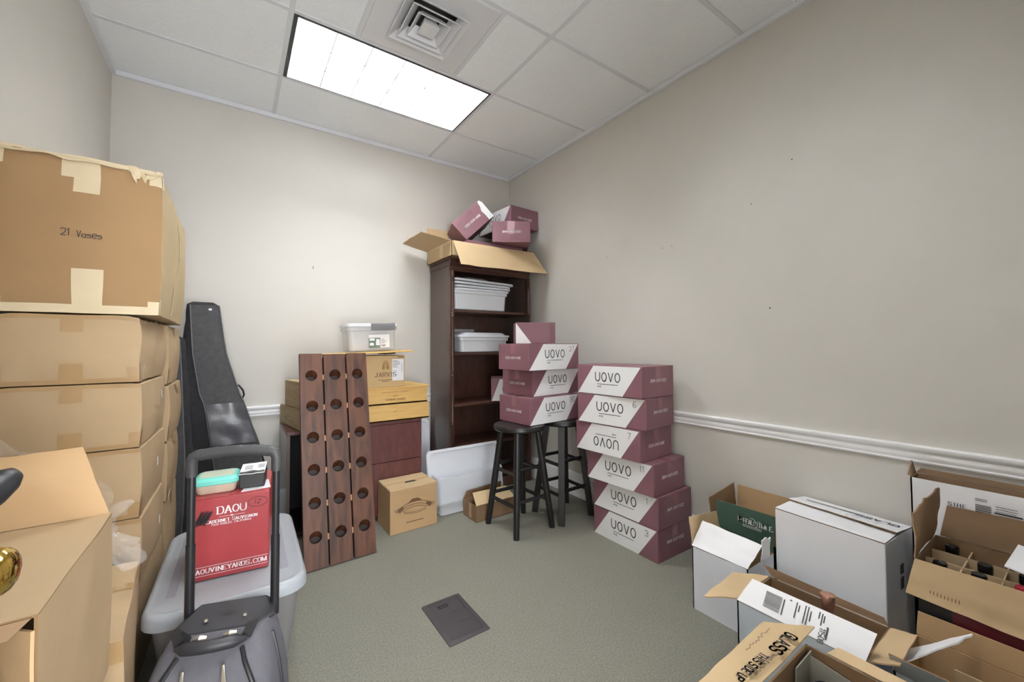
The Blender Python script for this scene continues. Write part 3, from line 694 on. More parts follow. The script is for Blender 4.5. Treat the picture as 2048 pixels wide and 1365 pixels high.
# tilted board with a support block
t = thing('wooden_board', 'thin pine board tilted on the carton under the clear bin', 'board', (.80, 3.0, ZJ + h_ + .016), 0, None, (0, math.radians(-2.2), 0))
b = MB(); b.box(-.29, .29, -.15, .20, 0, .011, 'crate_pine'); b.build('panel', t, bevel=.003)
b = MB(); b.box(.10, .17, -.10, .10, -.0105, 0, 'cabinet_dark'); b.box(-.15, -.09, -.10, .10, -.0085, 0, 'cabinet_dark'); b.build('batten', t)
t = storage_bin('clear lidded bin with grey latch and green label on the board', (.835, 3.09, ZJ + h_ + .034), 0, .345, .24, .175, 'bin_clear')
t.rotation_euler = (0, math.radians(-2.2), 0)
lid_shape(.365, .26, 'bin_frost', .022).build('lid', t).location = (0, 0, .177)
b = MB(); b.prism([(0, 0), (.012, -.004), (.016, .02), (.014, .048), (0, .05)], (-.015, -.129, .15), (0, -1, 0), (0, 0, 1), 0, -.17, 'latch_grey'); b.build('latch', t, bevel=.002)
p = MB(); o = V((-.035, -.1235, .022)); X, Z = V((1, 0, .0)), V((0, -.03, 1)).normalized()
p.quad(o, o + X * .15, o + X * .15 + Z * .095, o + Z * .095, 'label_paper')
e = V((0, -.0008, 0)); p.quad(o + e, o + X * .082 + e, o + X * .082 + Z * .072 + e, o + Z * .072 + e, 'label_green')
for poly in ([(.006, .052), (.042, .052), (.042, .068), (.006, .068)], [(.050, .020), (.078, .016), (.078, .058), (.066, .064), (.052, .062)], [(.006, .018), (.034, .016), (.036, .034), (.02, .038), (.008, .034)]):
    p.poly([o + X * a + Z * c + e * 2 for a, c in poly], 'label_paper')
p.lines(o + X * .09 + Z * .062, X, Z, .04, 5, .007, .002, 'ink_pen', 3, fill=.4); p.barcode(o + X * .09 + Z * .008, X, Z, .03, .014, 'ink_black', 4)
p.build('label', t, smooth=5)

# ------------------------------------------------------------------ boxes on the floor in the middle
t = thing('wine_box', 'closed tan wine carton on the carpet with a ribbon crest print', 'box', (1.015, 2.775, 0), .011)
w_, d_, h_ = .33, .262, .289
b = MB(); b.box(-w_ / 2, w_ / 2, -d_ / 2, d_ / 2, 0, h_ - .004, 'card_brown'); b.build('carton', t, bevel=.003)
for y0_, y1_ in ((-d_ / 2 + .002, -.012), (.012, d_ / 2 - .002)):
    b = MB(); b.box(-w_ / 2 + .002, w_ / 2 - .002, y0_, y1_, h_ - .0038, h_, 'card_tan'); b.build('flap', t, bevel=.001)
b = MB(); b.poly([(-.03, -.035, h_ + .0006), (.06, -.035, h_ + .0006), (.045, -.008, h_ + .0006), (-.02, -.008, h_ + .0006)], 'hole_black'); b.build('hand_hole', t)
p = MB(); fr = faces(w_, d_, h_)['F']
C = at(fr, .17, .165)
arc = lambda r, a0, a1, n=12, sx=1: [(sx * r * math.cos(math.radians(a0 + (a1 - a0) * i / n)), r * math.sin(math.radians(a0 + (a1 - a0) * i / n))) for i in range(n + 1)]
for dy in (0, -.018, -.034): p.stroke([(x * 1.1, y - .17 + dy) for x, y in arc(.17, 62, 118)], C + fr[2] * (.19 - .165), fr[1], fr[2], .004, 'ink_brown')
for s in (-1, 1):
    p.poly([C + fr[1] * s * a + fr[2] * c + V((0, -.0012, 0)) for a, c in ((.085, .01), (.125, -.016), (.105, -.035), (.078, -.012))][::s], 'ink_brown')
    p.stroke([(s * .10, .0), (s * .14, -.012), (s * .12, -.03)], C, fr[1], fr[2], .003, 'ink_pen')
p.poly([C + fr[1] * a + fr[2] * c + V((0, -.0012, 0)) for a, c in ((-.05, .022), (.05, .022), (.02, .044), (-.02, .044))], 'ink_brown')
for k in range(16): p.stroke([(-.075 + k * .01, -.03 - .012 * math.sin(k * .2)), (-.073 + k * .01, -.045 - .012 * math.sin(k * .2))], C, fr[1], fr[2], .004, 'ink_brown')
p.lines(C + fr[1] * -.06 + fr[2] * -.105, fr[1], fr[2], .12, 1, .01, .006, 'ink_brown', 3, fill=1)
p.build('printed_crest', t, smooth=5)

t = thing('cardboard_box', 'small long open cardboard box under the front stool', 'box', (1.57, 2.587, 0), .004)
w_, d_, h_ = .33, .19, .112
b = MB(); b.box(-w_ / 2, w_ / 2, -d_ / 2, d_ / 2, 0, .004, 'card_inner_shaded')
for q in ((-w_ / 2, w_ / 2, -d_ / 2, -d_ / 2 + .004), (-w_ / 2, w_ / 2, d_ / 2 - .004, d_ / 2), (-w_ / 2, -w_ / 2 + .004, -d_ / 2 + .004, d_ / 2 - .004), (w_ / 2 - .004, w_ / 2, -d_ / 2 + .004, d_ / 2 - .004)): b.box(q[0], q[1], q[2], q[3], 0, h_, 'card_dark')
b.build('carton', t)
b = MB(); b.sheet((-w_ / 2 + .003, -d_ / 2 + .004, h_), (w_ / 2, -d_ / 2 + .004, h_), (w_ / 2, .03, h_ + .045), (-w_ / 2 + .04, .03, h_ + .05), .004, 'card_tan', 'card_inner_shaded', 8, 5, 0, .003); b.build('flap', t)
b = MB(); b.sheet((-w_ / 2, d_ / 2, h_), (w_ / 2, d_ / 2, h_), (w_ / 2, d_ / 2 + .0, h_ + .065), (-w_ / 2 + .03, d_ / 2 + .0, h_ + .05), .004, 'card_inner_shaded', 'card_dark', 8, 5, 0, .003); b.build('flap', t)
b = MB(); b.quad((-w_ / 2 - .0008, -.03, .01), (-w_ / 2 - .0008, .01, .01), (-w_ / 2 - .0008, .01, h_), (-w_ / 2 - .0008, -.03, h_), 'brown_tape'); b.build('packing_tape', t)

# frosted bin on the floor with a lid standing in it
t = storage_bin('frosted open bin on the carpet beside the crest carton', (1.50, 2.825, 0), 0, .54, .23, .275, 'bin_clear', group='clear plastic storage bins')
t = loose_lid('large white bin lid standing inside the floor bin', (1.515, 2.845, .245), .64, .40, (math.radians(79), 0, 0), ribs=True)
t = loose_lid('narrow white lid standing between the cabinet and the bookcase', (1.32, 3.36, .302), .22, .59, (math.radians(84), 0, 0))

# ------------------------------------------------------------------ black instrument bags
def gig_bag(label, loc, rot, spec, sc, patch=True):
    """spec rows: z, half width, centre x, half depth"""
    t = thing('instrument_bag', label, 'instrument bag', loc, 0, None, rot)
    b = MB(); R = []
    def sec(z, hw, cx, hd, n=28):
        P = []
        for k in range(n):
            a = 2 * PI * k / n; c, s = math.cos(a), math.sin(a)
            P.append(V((cx + hw * math.copysign(abs(c) ** .42, c), hd * math.copysign(abs(s) ** .5, s), z)))
        return P
    rows = []
    for (a, c) in zip(spec, spec[1:]):
        for i in range(4):
            k = i / 4; rows.append([a[j] * (1 - k) + c[j] * k for j in range(4)])
    rows.append(list(spec[-1]))
    for z, hw, cx, hd in rows: R.append([p + V((.004 * noise.noise(V((p.x * 9, p.z * 14, sc))), .006 * noise.noise(V((p.x * 9, p.z * 11, sc + 7))), 0)) for p in sec(z, hw, cx, hd)])
    b.loft(R, 'bag_fabric'); b.build('bag_body', t, smooth=60)
    b = MB()
    def front(z, f):
        for a, c in zip(spec, spec[1:]):
            if a[0] <= z <= c[0]:
                k = (z - a[0]) / (c[0] - a[0]); q = [a[j] * (1 - k) + c[j] * k for j in range(4)]
                x = q[2] + q[1] * f
                if patch:
                    for A, C in zip(PANEL, PANEL[1:]):
                        if A[0] <= z <= C[0]:
                            kk = (z - A[0]) / (C[0] - A[0]); l, r = A[1] + (C[1] - A[1]) * kk, A[2] + (C[2] - A[2]) * kk
                            x = l + (r - l) * (f + .72) / 1.44
                return V((x, -q[3] - .004, z))
    zt = spec[-1][0] - .02; zb = spec[0][0] + .03
    n = 24
    b.grid(lambda u, v: front(zb + (zt - zb) * v, -.72 + 1.44 * u) + V((0, -.004 * math.sin(PI * u) + .004 * noise.noise(V((u * 3, v * 12, sc))), 0)), 6, n, 'bag_fabric_face'); b.build('front_panel', t, smooth=70)
    for s in (-1, 1):
        b = MB(); b.tube([front(zb + (zt - zb) * i / n, s * .74) + V((0, -.001, 0)) for i in range(n + 1)], .0035, 'bag_piping', 6); b.build('piping', t)
    if patch:
        b = MB(); b.grid(lambda u, v: front(.62 + .26 * v, -.70 + 1.40 * u) + V((0, -.012 - .012 * noise.noise(V((u * 2.4, v * 2.6, 5))), 0)), 12, 12, 'bag_vinyl'); b.build('pocket', t, smooth=70)
        p = front(.93, .60) + V((0, .05, 0)); b = MB(); b.tube([p + V((-.02, 0, .06)), p + V((.012, 0, .052)), p + V((.034, 0, .02)), p + V((.04, 0, -.01)), p + V((.03, 0, -.035)), p + V((.0, 0, -.04))], .008, 'bag_fabric', 8, flat=.7); b.build('carry_handle', t)
        p = front(1.47, .25); b = MB(); b.box(p.x - .008, p.x + .008, p.y - .008, p.y - .004, 1.462, 1.474, 'label_paper'); b.build('tag', t)
    return t
PANEL = [(.0, -.04, .20), (.3, -.06, .19), (.6, -.10, .14), (.87, -.137, .062), (.95, -.165, .03), (1.2, -.203, -.04), (1.6, -.226, -.092)]
gig_bag('tall black instrument bag leaning in the left corner, vinyl pocket', (0.0, 3.21, 0), (0, 0, 0),
        [(.0, .24, -.02, .08), (.10, .265, -.03, .085), (.35, .26, -.045, .085), (.60, .235, -.085, .08), (.80, .20, -.115, .08), (1.0, .155, -.145, .07), (1.2, .115, -.148, .065), (1.40, .088, -.158, .055), (1.50, .078, -.162, .05), (1.515, .055, -.162, .035)], 1)
gig_bag('second black instrument bag squeezed behind the cardboard stack', (-.345, 3.05, 0), (0, 0, 0),
        [(.0, .14, .0, .045), (.3, .15, .01, .045), (.6, .14, .02, .045), (.85, .11, .03, .045), (1.1, .095, .03, .045), (1.28, .08, .03, .04), (1.30, .05, .03, .03)], 4, False)

# ------------------------------------------------------------------ left cardboard stack
def soft_carton(label, loc, yaw, w, d, h, m='card_stack', bulge=.008, amp=.004, seed=1, group='big cardboard boxes along the left wall', tapes=None, texts=None, lean=0, m_front=None, tape_m='brown_tape', crush=.0, wedge=(0, 0), sticker=None):
    t = thing('cardboard_box', label, 'cardboard box', loc, yaw, group)
    F = faces(w, d, h); n = 12
    def dfm(p):
        sx, sy, tz = p.x / (w / 2), p.y / (d / 2), p.z / h
        q = V(p)
        k = math.sin(PI * min(1, max(0, tz)))
        if abs(sx) > .97: q.x += math.copysign(bulge * k * (1 - .5 * sy * sy), sx)
        if abs(sy) > .97: q.y += math.copysign(bulge * .5 * k * (1 - sx * sx), sy)
        q.x += wedge[0] * (sy + 1) / 2 * (1 if sx > 0 else 0) * abs(sx) + lean * tz
        if tz > .9 and abs(sx) > .8: q.z -= crush * (abs(sx) - .8) * 5 * (.5 + .5 * noise.noise(V((p.y * 20, seed, 2))))
        s = V((p.x * 7, p.y * 7, p.z * 7 + seed * 5))
        q += V((noise.noise(s), noise.noise(s + V((9, 0, 0))), .4 * noise.noise(s + V((0, 9, 0))))) * amp
        if q.z < .001: q.z = .001
        return q
    b = MB()
    for k, (o, u, v) in F.items():
        lu = {'F': w, 'B': w, 'T': w, 'L': d, 'R': d}[k]; lv = d if k == 'T' else h
        b.grid(lambda a, c: o + u * (a * lu) + v * (c * lv), n, n, (m_front if (m_front and k == 'F') else m))
    b.grid(lambda a, c: V((-w / 2 + w * a, d / 2 - d * c, 0)), n, n, m)
    b.deform(dfm); b.build('carton', t, weld=True, smooth=50, bevel=.003)
    if tapes:
        for (k, xa, xb, ya_, yb) in tapes:
            p = MB(); o, u, v = F[k]; nn = u.cross(v)
            p.grid(lambda a, c: o + u * (xa + (xb - xa) * a) + v * (ya_ + (yb - ya_) * c), 6, 6, tape_m)
            p.deform(lambda q: dfm(q) + nn * .0015); p.build('packing_tape', t, smooth=50)
    if sticker:
        p = MB(); o, u, v = F['R']; a = at(F['R'], *sticker); p.quad(*[dfm(a + u * x + v * y) + V((.002, 0, 0)) for x, y in ((0, 0), (.028, 0), (.028, .036), (0, .036))], 'label_paper'); p.build('sticker', t)
    if texts:
        p = MB(); texts(p, F); p.deform(lambda q: dfm(q) + V((0, -.002, 0))); p.build('handwriting', t, smooth=5)
    return t
def tapes_std(w, d, h, lo=.07, hi=.06):
    a, b_ = w * .5 - .028, w * .5 + .028
    return [('F', a, b_, 0, lo), ('F', a, b_, h - hi, h), ('F', 0, .018, 0, lo), ('F', w - .03, w, 0, lo * .8), ('F', 0, w, 0, .016), ('F', 0, w, h - .014, h), ('R', 0, .03, 0, lo)]
Y0 = 2.0
lev = [(.0, .372, -.275), (.374, .608, -.272), (.611, .862, -.276), (.865, 1.100, -.278), (1.103, 1.345, -.285)]
lab = ['lowest box of the left stack, mostly behind the grey tote', 'fifth box down in the left stack, above the lowest one', 'fourth box down in the left stack, beside the bubble wrap', 'third box down in the left stack, under the crumpled one', 'crumpled box just below the 21 Vases box']
for i, ((z0, z1, xr), l) in enumerate(zip(lev, lab)):
    w_ = xr + .632; h_ = z1 - z0
    soft_carton('taped tan ' + l, ((xr - .632) / 2, Y0 + .245, z0), 0, w_, .48, h_, 'card_stack', .010 if i < 4 else .014, .005 if i < 4 else .009, i + 2, tapes=tapes_std(w_, .48, h_), crush=.02 if i == 4 else .006, wedge=(.012, 0), sticker=[None, (.30, .10), (.26, .12), (.36, .14), None][i])
lev2 = [(.0, .50, -.26), (.503, .78, -.255), (.783, 1.05, -.25), (1.053, 1.34, -.258)]
lab2 = ['bottom box of the rear column', 'second box up in the rear column', 'third box up in the rear column', 'top box of the rear column, crumpled,']
for i, ((z0, z1, xr), l) in enumerate(zip(lev2, lab2)):
    w_ = xr + .625; h_ = z1 - z0
    soft_carton('tan cardboard ' + l + ' behind the left stack', ((xr - .625) / 2, 2.745, z0), 0, w_, .46, h_, 'card_stack', .012, .007, i + 12, tapes=[('R', 0, .03, 0, .08), ('R', .2, .25, h_ - .06, h_)], crush=.012)
def vz(p, F):
    fr = F['F']
    p.text('21', at(fr, .142, .268), fr[1], fr[2], .024, 'ink_black', .0024, wd=.75, gap=.25); p.text('Vases', at(fr, .183, .264), fr[1], fr[2], .023, 'ink_black', .0024, wd=.66, gap=.22)
Wv, Hv = .40, .548
vt = [('F', .172, .252, 0, .155), ('F', .14, .235, Hv - .075, Hv), ('F', .17, .235, Hv - .125, Hv - .074), ('F', 0, .014, 0, .05), ('F', Wv - .03, Wv, 0, .05), ('F', Wv - .035, Wv, Hv - .06, Hv), ('F', 0, Wv, 0, .03),
      ('F', 0, .014, Hv - .06, Hv), ('R', 0, .02, 0, .06), ('R', 0, .04, Hv - .05, Hv), ('R', .3, .32, .02, .14), ('R', .42, .44, .3, .5)]
t = soft_carton('big worn cardboard box marked 21 Vases on top', (-.434, Y0 + .42, 1.349), 0, Wv, .83, Hv, 'card_vase_side', .020, .007, 31, tapes=vt, texts=vz, m_front='card_vase', tape_m='paper_tape', crush=.03)

b = MB(); b.sheet((-.20, -.415, Hv + .004), (.205, -.415, Hv - .004), (.205, -.424, Hv - .022), (-.20, -.424, Hv - .014), .0012, 'paper_tape', 'paper_tape', 40, 3, 0, .012, .6, 6); b.build('torn_tape', t)
b = MB(); b.sheet((.10, -.41, Hv + .006), (.203, -.40, Hv + .0), (.190, -.432, Hv - .024), (.125, -.436, Hv - .040), .0012, 'paper_tape', 'paper_tape', 14, 8, .02, .016, .4, 9); b.build('torn_tape', t)

# ------------------------------------------------------------------ near left boxes
soft_carton('tan cardboard box at lower left, under the nearest open box', (-.424, 1.10, 0), 0, .37, .46, .498, 'card_stack', .006, .004, 41)
t = thing('cardboard_box', 'nearest tan cardboard box in the lower left corner, back flap raised', 'cardboard box', (-.417, 1.075, .501), 0, 'big cardboard boxes along the left wall')
b = MB(); q4 = .004
def bend(q): return q + V((.004 * noise.noise(q * 6), .003 * noise.noise(q * 6 + V((3, 0, 0))), .003 * noise.noise(q * 5 + V((0, 4, 0))) if q.z > .05 else 0))
b.sheet((-.195, -.215, .348), (.195, -.215, .348), (.195, .215, .348), (-.195, .215, .348), q4, 'card_stack', 'card_inner_shaded', 14, 14)
b.sheet((.193, -.215, 0), (.193, .215, 0), (.193, .215, .348), (.193, -.215, .348), q4, 'card_stack', 'card_inner_shaded', 14, 12)
b.sheet((-.193, .215, 0), (-.193, -.215, 0), (-.193, -.215, .348), (-.193, .215, .348), q4, 'card_stack', 'card_inner_shaded', 6, 6)
b.sheet((.193, .213, 0), (-.193, .213, 0), (-.193, .213, .348), (.193, .213, .348), q4, 'card_stack', 'card_inner_shaded', 6, 6)
b.sheet((-.193, -.215, .002), (.193, -.215, .002), (.193, .213, .002), (-.193, .213, .002), q4, 'card_stack', 'card_inner_shaded', 6, 6)
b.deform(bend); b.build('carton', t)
b = MB(); b.sheet((.19, .215, .35), (-.195, .215, .35), (-.19, .235, .49), (.14, .235, .502), .004, 'card_brown', 'card_brown', 10, 6, 0, .012, .02, 4); b.build('flap', t)
b = MB(); b.sheet((.194, -.217, .0), (.194, -.217, .33), (.10, -.10, .33), (.12, -.11, .0), .004, 'card_brown', 'card_brown', 8, 6, .01, .01, .08, 8); b.build('flap', t)
b = MB(); b.sheet((-.19, -.217, .348), (.19, -.217, .348), (.17, -.222, .328), (-.19, -.224, .322), .003, 'brown_tape', 'card_dark', 10, 3, 0, .003, .1, 8); b.build('packing_tape', t)
soft_carton('tan box with taped top edges between the near box and the tote', (-.423, 1.645, 0), math.radians(4.8), .37, .49, .498, 'card_stack', .006, .004, 45,
            tapes=[('T', 0, .37, .28, .325), ('T', .27, .315, 0, .28), ('F', .0, .37, .44, .498)], crush=.01)
b = MB()
def bub(u, v, n1, n2):
    a, c = (u * n1) % 1 - .5, (v * n2 + .5 * (int(u * n1) % 2)) % 1 - .5
    return .008 * max(0, 1 - 4.2 * (a * a + c * c)) ** .5
def wrap_fn(u, v):
    x = -.54 + .30 * u; zt = 1.12 - .22 * u; z = .66 + (zt - .66) * v
    y = 1.36 + .05 * noise.noise(V((u * 5, v * 4, 3)))
    return V((x + .03 * noise.noise(V((u * 6, v * 5, 9))), y - bub(u, v, 12, 16), z + .02 * noise.noise(V((u * 9, v * 3, 1)))))
b.grid(wrap_fn, 110, 130, 'wrap_film')
def wrap2(u, v):
    a = u * 2 * PI; r = .034 + .020 * noise.noise(V((math.cos(a) * 2, math.sin(a) * 2, v * 6))) + bub(u, v, 8, 9) * .9
    k = abs(math.sin(v * PI)) ** .4
    return V((-.235 + .035 * math.sin(v * 6 + 1) + r * k * math.cos(a), 1.36 + r * k * .8 * math.sin(a) + .02 * v, .685 + .165 * v))
b.grid(wrap2, 90, 90, 'wrap_film')
o = b.build('bubble_wrap', smooth=80, off=(-.3, 1.35, .5)); o.location = (-.3, 1.35, .5); tag(o, 'crumpled clear bubble wrap sticking out behind the near cardboard box', 'bubble wrap')

# ------------------------------------------------------------------ grey tote with the red wine carton
t = thing('storage_tote', 'large grey plastic storage tote with a pale grey lid', 'storage tote', (.012, 2.06, 0), -.022)
b = MB(); b.loft([ring(.33, .58, .04, .001), ring(.355, .60, .05, .01), ring(.43, .69, .06, .32), ring(.445, .705, .06, .325), ring(.445, .705, .06, .345), ring(.40, .66, .05, .345), ring(.33, .57, .05, .02)], 'tote_grey'); b.build('tub', t)
b = MB(); b.loft([ring(.462, .722, .075, .330), ring(.478, .742, .08, .333), ring(.476, .740, .08, .362), ring(.466, .730, .078, .374), ring(.452, .716, .074, .379), ring(.44, .70, .07, .379), ring(.425, .685, .065, .375), ring(.41, .67, .06, .375)], 'tote_lid'); b.build('lid', t)
for x in (-.172, .168):
    b = MB(); b.box(x - .013, x + .013, -.25, .27, .374, .3775, 'tote_strip'); b.build('lid_groove', t, bevel=.001)
t = thing('wine_box', 'red wine carton on the grey tote with scribble and circled 12', 'box', (.014, 2.012, .379), -.107)
w_, d_, h_ = .252, .295, .296
b = MB(); b.box(-w_ / 2, w_ / 2, -d_ / 2, d_ / 2, 0, h_ - .003, 'card_red'); b.build('carton', t, bevel=.003)
for s_ in (-1, 1):
    b = MB(); b.box(*sorted((s_ * .001, s_ * (w_ / 2 - .001))), -d_ / 2 + .001, d_ / 2 - .001, h_ - .0028, h_, 'card_red'); b.build('flap', t, bevel=.001)
p = MB(); fr = faces(w_, d_, h_)['F']; X, Z = fr[1], fr[2]
p.text('DAOU', at(fr, .132, .232), X, Z, .026, 'print_white', .0032, wd=1.05, gap=.2, align='c', ser=.8)
p.stroke([(-.04, 0), (.04, 0)], at(fr, .132, .221), X, Z, .0009, 'print_white'); p.stroke([(-.003, 0), (.003, 0)], at(fr, .132, .221), X, Z, .004, 'print_white')
p.text('CABERNET SAUVIGNON', at(fr, .132, .202), X, Z, .0125, 'print_white', .0018, wd=.95, gap=.25, align='c', ser=.6, small=.8)
p.text('PASO ROBLES, CALIFORNIA', at(fr, .132, .192), X, Z, .0065, 'print_white', .001, wd=.95, gap=.3, align='c')
p.text('DAOUVINEYARDS.COM', at(fr, .128, .026), X, Z, .0155, 'print_white', .0024, wd=1.05, gap=.22, align='c', ser=.7)
for z in (.018, .049): p.stroke([(0, 0), (w_ - .006, 0)], at(fr, .003, z), X, Z, .0013, 'print_white')
p.build('printed_lettering', t, smooth=5)
p = MB(); rnd = random.Random(4); pts = []
for i in range(26):
    x = .028 + .036 * i / 26; pts += [(x - .012, .196 + .010 * rnd.random()), (x + .012, .250 - .012 * rnd.random())]
p.stroke(pts, fr[0], X, Z, .0016, 'ink_black', .002); p.build('marker_scribble', t, smooth=5)
p = MB(); p.stroke([(.214 + .032 * math.cos(a * .3), .256 + .018 * math.sin(a * .3)) for a in range(24)], fr[0], X, Z, .0014, 'ink_black', .002)
p.text('12', at(fr, .202, .249), X, Z, .015, 'ink_black', .0016, wd=.9, skew=.25); p.build('circled_number', t, smooth=5)
ZD = .379 + .2962
t = thing('food_container', 'clear food container with a turquoise lid on the red carton', 'container', (-.042, 1.965, ZD), -.10)
b = MB(); b.loft([ring(.115, .10, .02, 0), ring(.122, .108, .022, .004), ring(.134, .12, .024, .036), ring(.130, .116, .022, .036), ring(.116, .10, .02, .006)], 'food_box'); b.build('tub', t, smooth=50)
b = MB(); b.loft([ring(.140, .126, .025, .034), ring(.145, .131, .027, .037), ring(.145, .131, .027, .050), ring(.141, .127, .026, .053), ring(.128, .114, .024, .060), ring(.120, .106, .022, .0615)], 'teal_plastic'); b.build('lid', t, smooth=25)
b = MB(); b.loft([ring(.112, .092, .018, .061), ring(.110, .090, .018, .0628)], 'lid_window'); b.build('lid_window', t)
t = thing('small_package', 'small black package with a white address label on the red carton', 'package', (.074, 1.955, ZD + .0008), -.14)
b = MB(); b.box(-.043, .043, -.05, .055, 0, .060, 'card_black'); b.build('carton', t, bevel=.004)
b = MB(); b.sheet((-.043, -.054, .056), (.043, -.054, .056), (.043, .058, .071), (-.043, .058, .069), .001, 'label_paper', 'label_paper', 6, 6, 0, .002); b.build('address_label', t)
p = MB(); v_ = V((0, .112, .014)).normalized(); p.lines((-.028, .02, .0685), (1, 0, 0), v_, .03, 4, .011, .003, 'ink_pen', 3); p.lines((.016, .022, .0685), (1, .1, 0), v_, .022, 3, .013, .0035, 'ink_black', 5, fill=1); p.build('label_print', t, smooth=5)
b = MB(); b.sheet((.002, -.135, ZD + .0004), (.10, -.135, ZD + .0004), (.10, -.02, ZD + .0004), (.03, -.02, ZD + .0004), .0006, 'label_paper', None, 2, 2)
b.deform(lambda q: V((q.x + .014 + .015, q.y + 2.01, q.z))); o = b.build('paper_sheet', off=(.08, 1.93, ZD)); o.location = (.08, 1.93, ZD); tag(o, 'sheet of white paper lying under the small black package', 'paper')

# ------------------------------------------------------------------ wheeled bag with raised handle
t = thing('rolling_bag', 'grey wheeled bag with raised black telescopic handle in the foreground', 'suitcase', (-.005, 1.475, 0), math.radians(-19))
def bsec(hw, y0_, y1_, z, r): return ring(2 * hw, y1_ - y0_, min(r, (y1_ - y0_) * .45), z, 0, (y0_ + y1_) / 2)
prof = [(.150, -.14, .055, .03, .04), (.162, -.16, .06, .06, .05), (.165, -.18, .06, .18, .06), (.160, -.175, .06, .27, .06), (.148, -.155, .06, .34, .06), (.132, -.125, .06, .395, .055), (.118, -.085, .06, .425, .05), (.112, -.06, .06, .432, .04)]
b = MB(); b.loft([bsec(*q) for q in prof], 'suitcase_grey'); b.build('bag_body', t, smooth=70)
def fronty(z):
    for a, c in zip(prof, prof[1:]):
        if a[3] <= z <= c[3]:
            k = (z - a[3]) / (c[3] - a[3]); return a[1] * (1 - k) + c[1] * k, a[0] * (1 - k) + c[0] * k
    return prof[-1][1], prof[-1][0]
b = MB(); b.loft([[V((-.118, .062, .428)), V((.118, .062, .428)), V((.128, -.01, .424)), V((.09, -.055, .428)), V((-.09, -.055, .428)), V((-.128, -.01, .424))],
                  [V((-.085, .062, .452)), V((.085, .062, .452)), V((.124, -.005, .432)), V((.088, -.05, .437)), V((-.088, -.05, .437)), V((-.124, -.005, .432))]], 'suitcase_dark'); b.build('top_cover', t, bevel=.004, seg=3)
for x in (-.048, .05):
    b = MB(); b.lathe([(.005, .439), (.0062, .442), (.004, .445)], (x, -.012, 0), 'metal_pull', 14); b.build('rivet', t)
p = MB(); p.stroke([(.024 * math.cos(a * PI / 12), .009 * math.sin(a * PI / 12)) for a in range(25)], (0, .012, .4475), (1, 0, 0), (0, 1, .06), .0012, 'ink_black'); p.text('EMBLEM'[0:0], (0, 0, 0), (1, 0, 0), (0, 1, 0), .01, 'ink_black')
p.lines((-.014, .014, .4475), (1, 0, 0), (0, 1, 0), .028, 2, .006, .003, 'ink_black', 3, fill=1); p.build('embossed_badge', t, smooth=5)
for s_ in (-1, 1):
    b = MB(); b.tube([(s_ * .113, .045, .40), (s_ * .113, .045, .64)], .0125, 'plastic_black', 12); b.build('outer_post', t)
    b = MB(); b.tube([(s_ * .113, .045, .64), (s_ * .113, .045, .885)], .0105, 'plastic_black', 12); b.build('inner_post', t)
b = MB()
hp = [(-.113, .045, .84), (-.114, .045, .882), (-.108, .045, .898)] + [(-.10 + .2 * i / 20, .045, .902 + .008 * math.sin(PI * i / 20)) for i in range(21)] + [(.108, .045, .898), (.114, .045, .882), (.113, .045, .84)]
hr = [.014, .0155, .0165] + [.0165 + .0012 * (i % 2) * (1 if i < 7 or i > 13 else 0) for i in range(21)] + [.0165, .0155, .014]
b.tube(hp, hr, 'rubber_grey', 14); b.build('pull_handle', t)
b = MB(); gp = []
for i in range(15):
    k = i / 14; x = -.082 + .164 * k; gp.append((x, -.098 - .03 * math.sin(PI * k), .428 + .012 * math.sin(PI * k)))
b.tube(gp, [.006, .010] + [.0155] * 11 + [.010, .006], 'suitcase_dark', 14); b.build('carry_handle', t)
for s_ in (-1, 1):
    b = MB(); b.loft([[V((s_ * .075 + dx, -.075 + dy, .425)) for dx, dy in ((-.012, -.02), (.016, -.02), (.016, .02), (-.012, .02))], [V((s_ * .092 + dx, -.08 + dy, .462)) for dx, dy in ((-.010, -.004), (.014, -.004), (.014, .004), (-.010, .004))]], 'plastic_black'); b.build('strap_loop', t)
    b = MB(); b.tube([(s_ * .05, -.075, .432), (s_ * .035, -.080, .434), (s_ * .02, -.078, .432)], [.007, .010, .006], 'metal_pull', 10); b.build('zip_slider', t)
    zc = .375; y_, hw = fronty(zc)
    b = MB(); b.loft([[V((s_ * .045 + dx, y_ - .014, .400)) for dx in (-.003, .003)] + [V((s_ * .045 + dx, y_ - .011, .400)) for dx in (.003, -.003)], [V((s_ * .048 + dx, y_ - .018, .352)) for dx in (-.007, .006)] + [V((s_ * .048 + dx, y_ - .014, .352)) for dx in (.006, -.007)]], 'metal_pull'); b.build('zip_pull', t, bevel=.0015)
    b = MB(); P = []
    for i in range(14):
        z = .41 - .30 * i / 13; y_, hw = fronty(z); f = .60 + .34 * math.sin(PI * min(1, i / 16)); P.append((s_ * hw * f, y_ - .003 + .012 * (f - .6), z))
    b.tube(P, .006, 'plastic_black', 8); b.build('piping', t)
    b = MB(); P = []
    for i in range(12):
        z = .40 - .28 * i / 11; y_, hw = fronty(z); P.append((s_ * (hw + .001), y_ * .35, z))
    b.tube(P, .005, 'suitcase_dark', 8); b.build('piping', t)
    b = MB(); b.tube([(s_ * .13, .062, .035), (s_ * .155, .062, .035)], .034, 'rubber_grey', 20); b.build('wheel', t)
b = MB()
def zipb(u, v):
    z = .17 + .17 * v; hw = .075 * math.sqrt(max(0, 1 - (v * .9) ** 2)); y_, _ = fronty(z); return V((hw * (2 * u - 1), y_ - .004, z))
b.grid(zipb, 10, 10, 'plastic_black'); b.build('front_pocket', t, smooth=70)
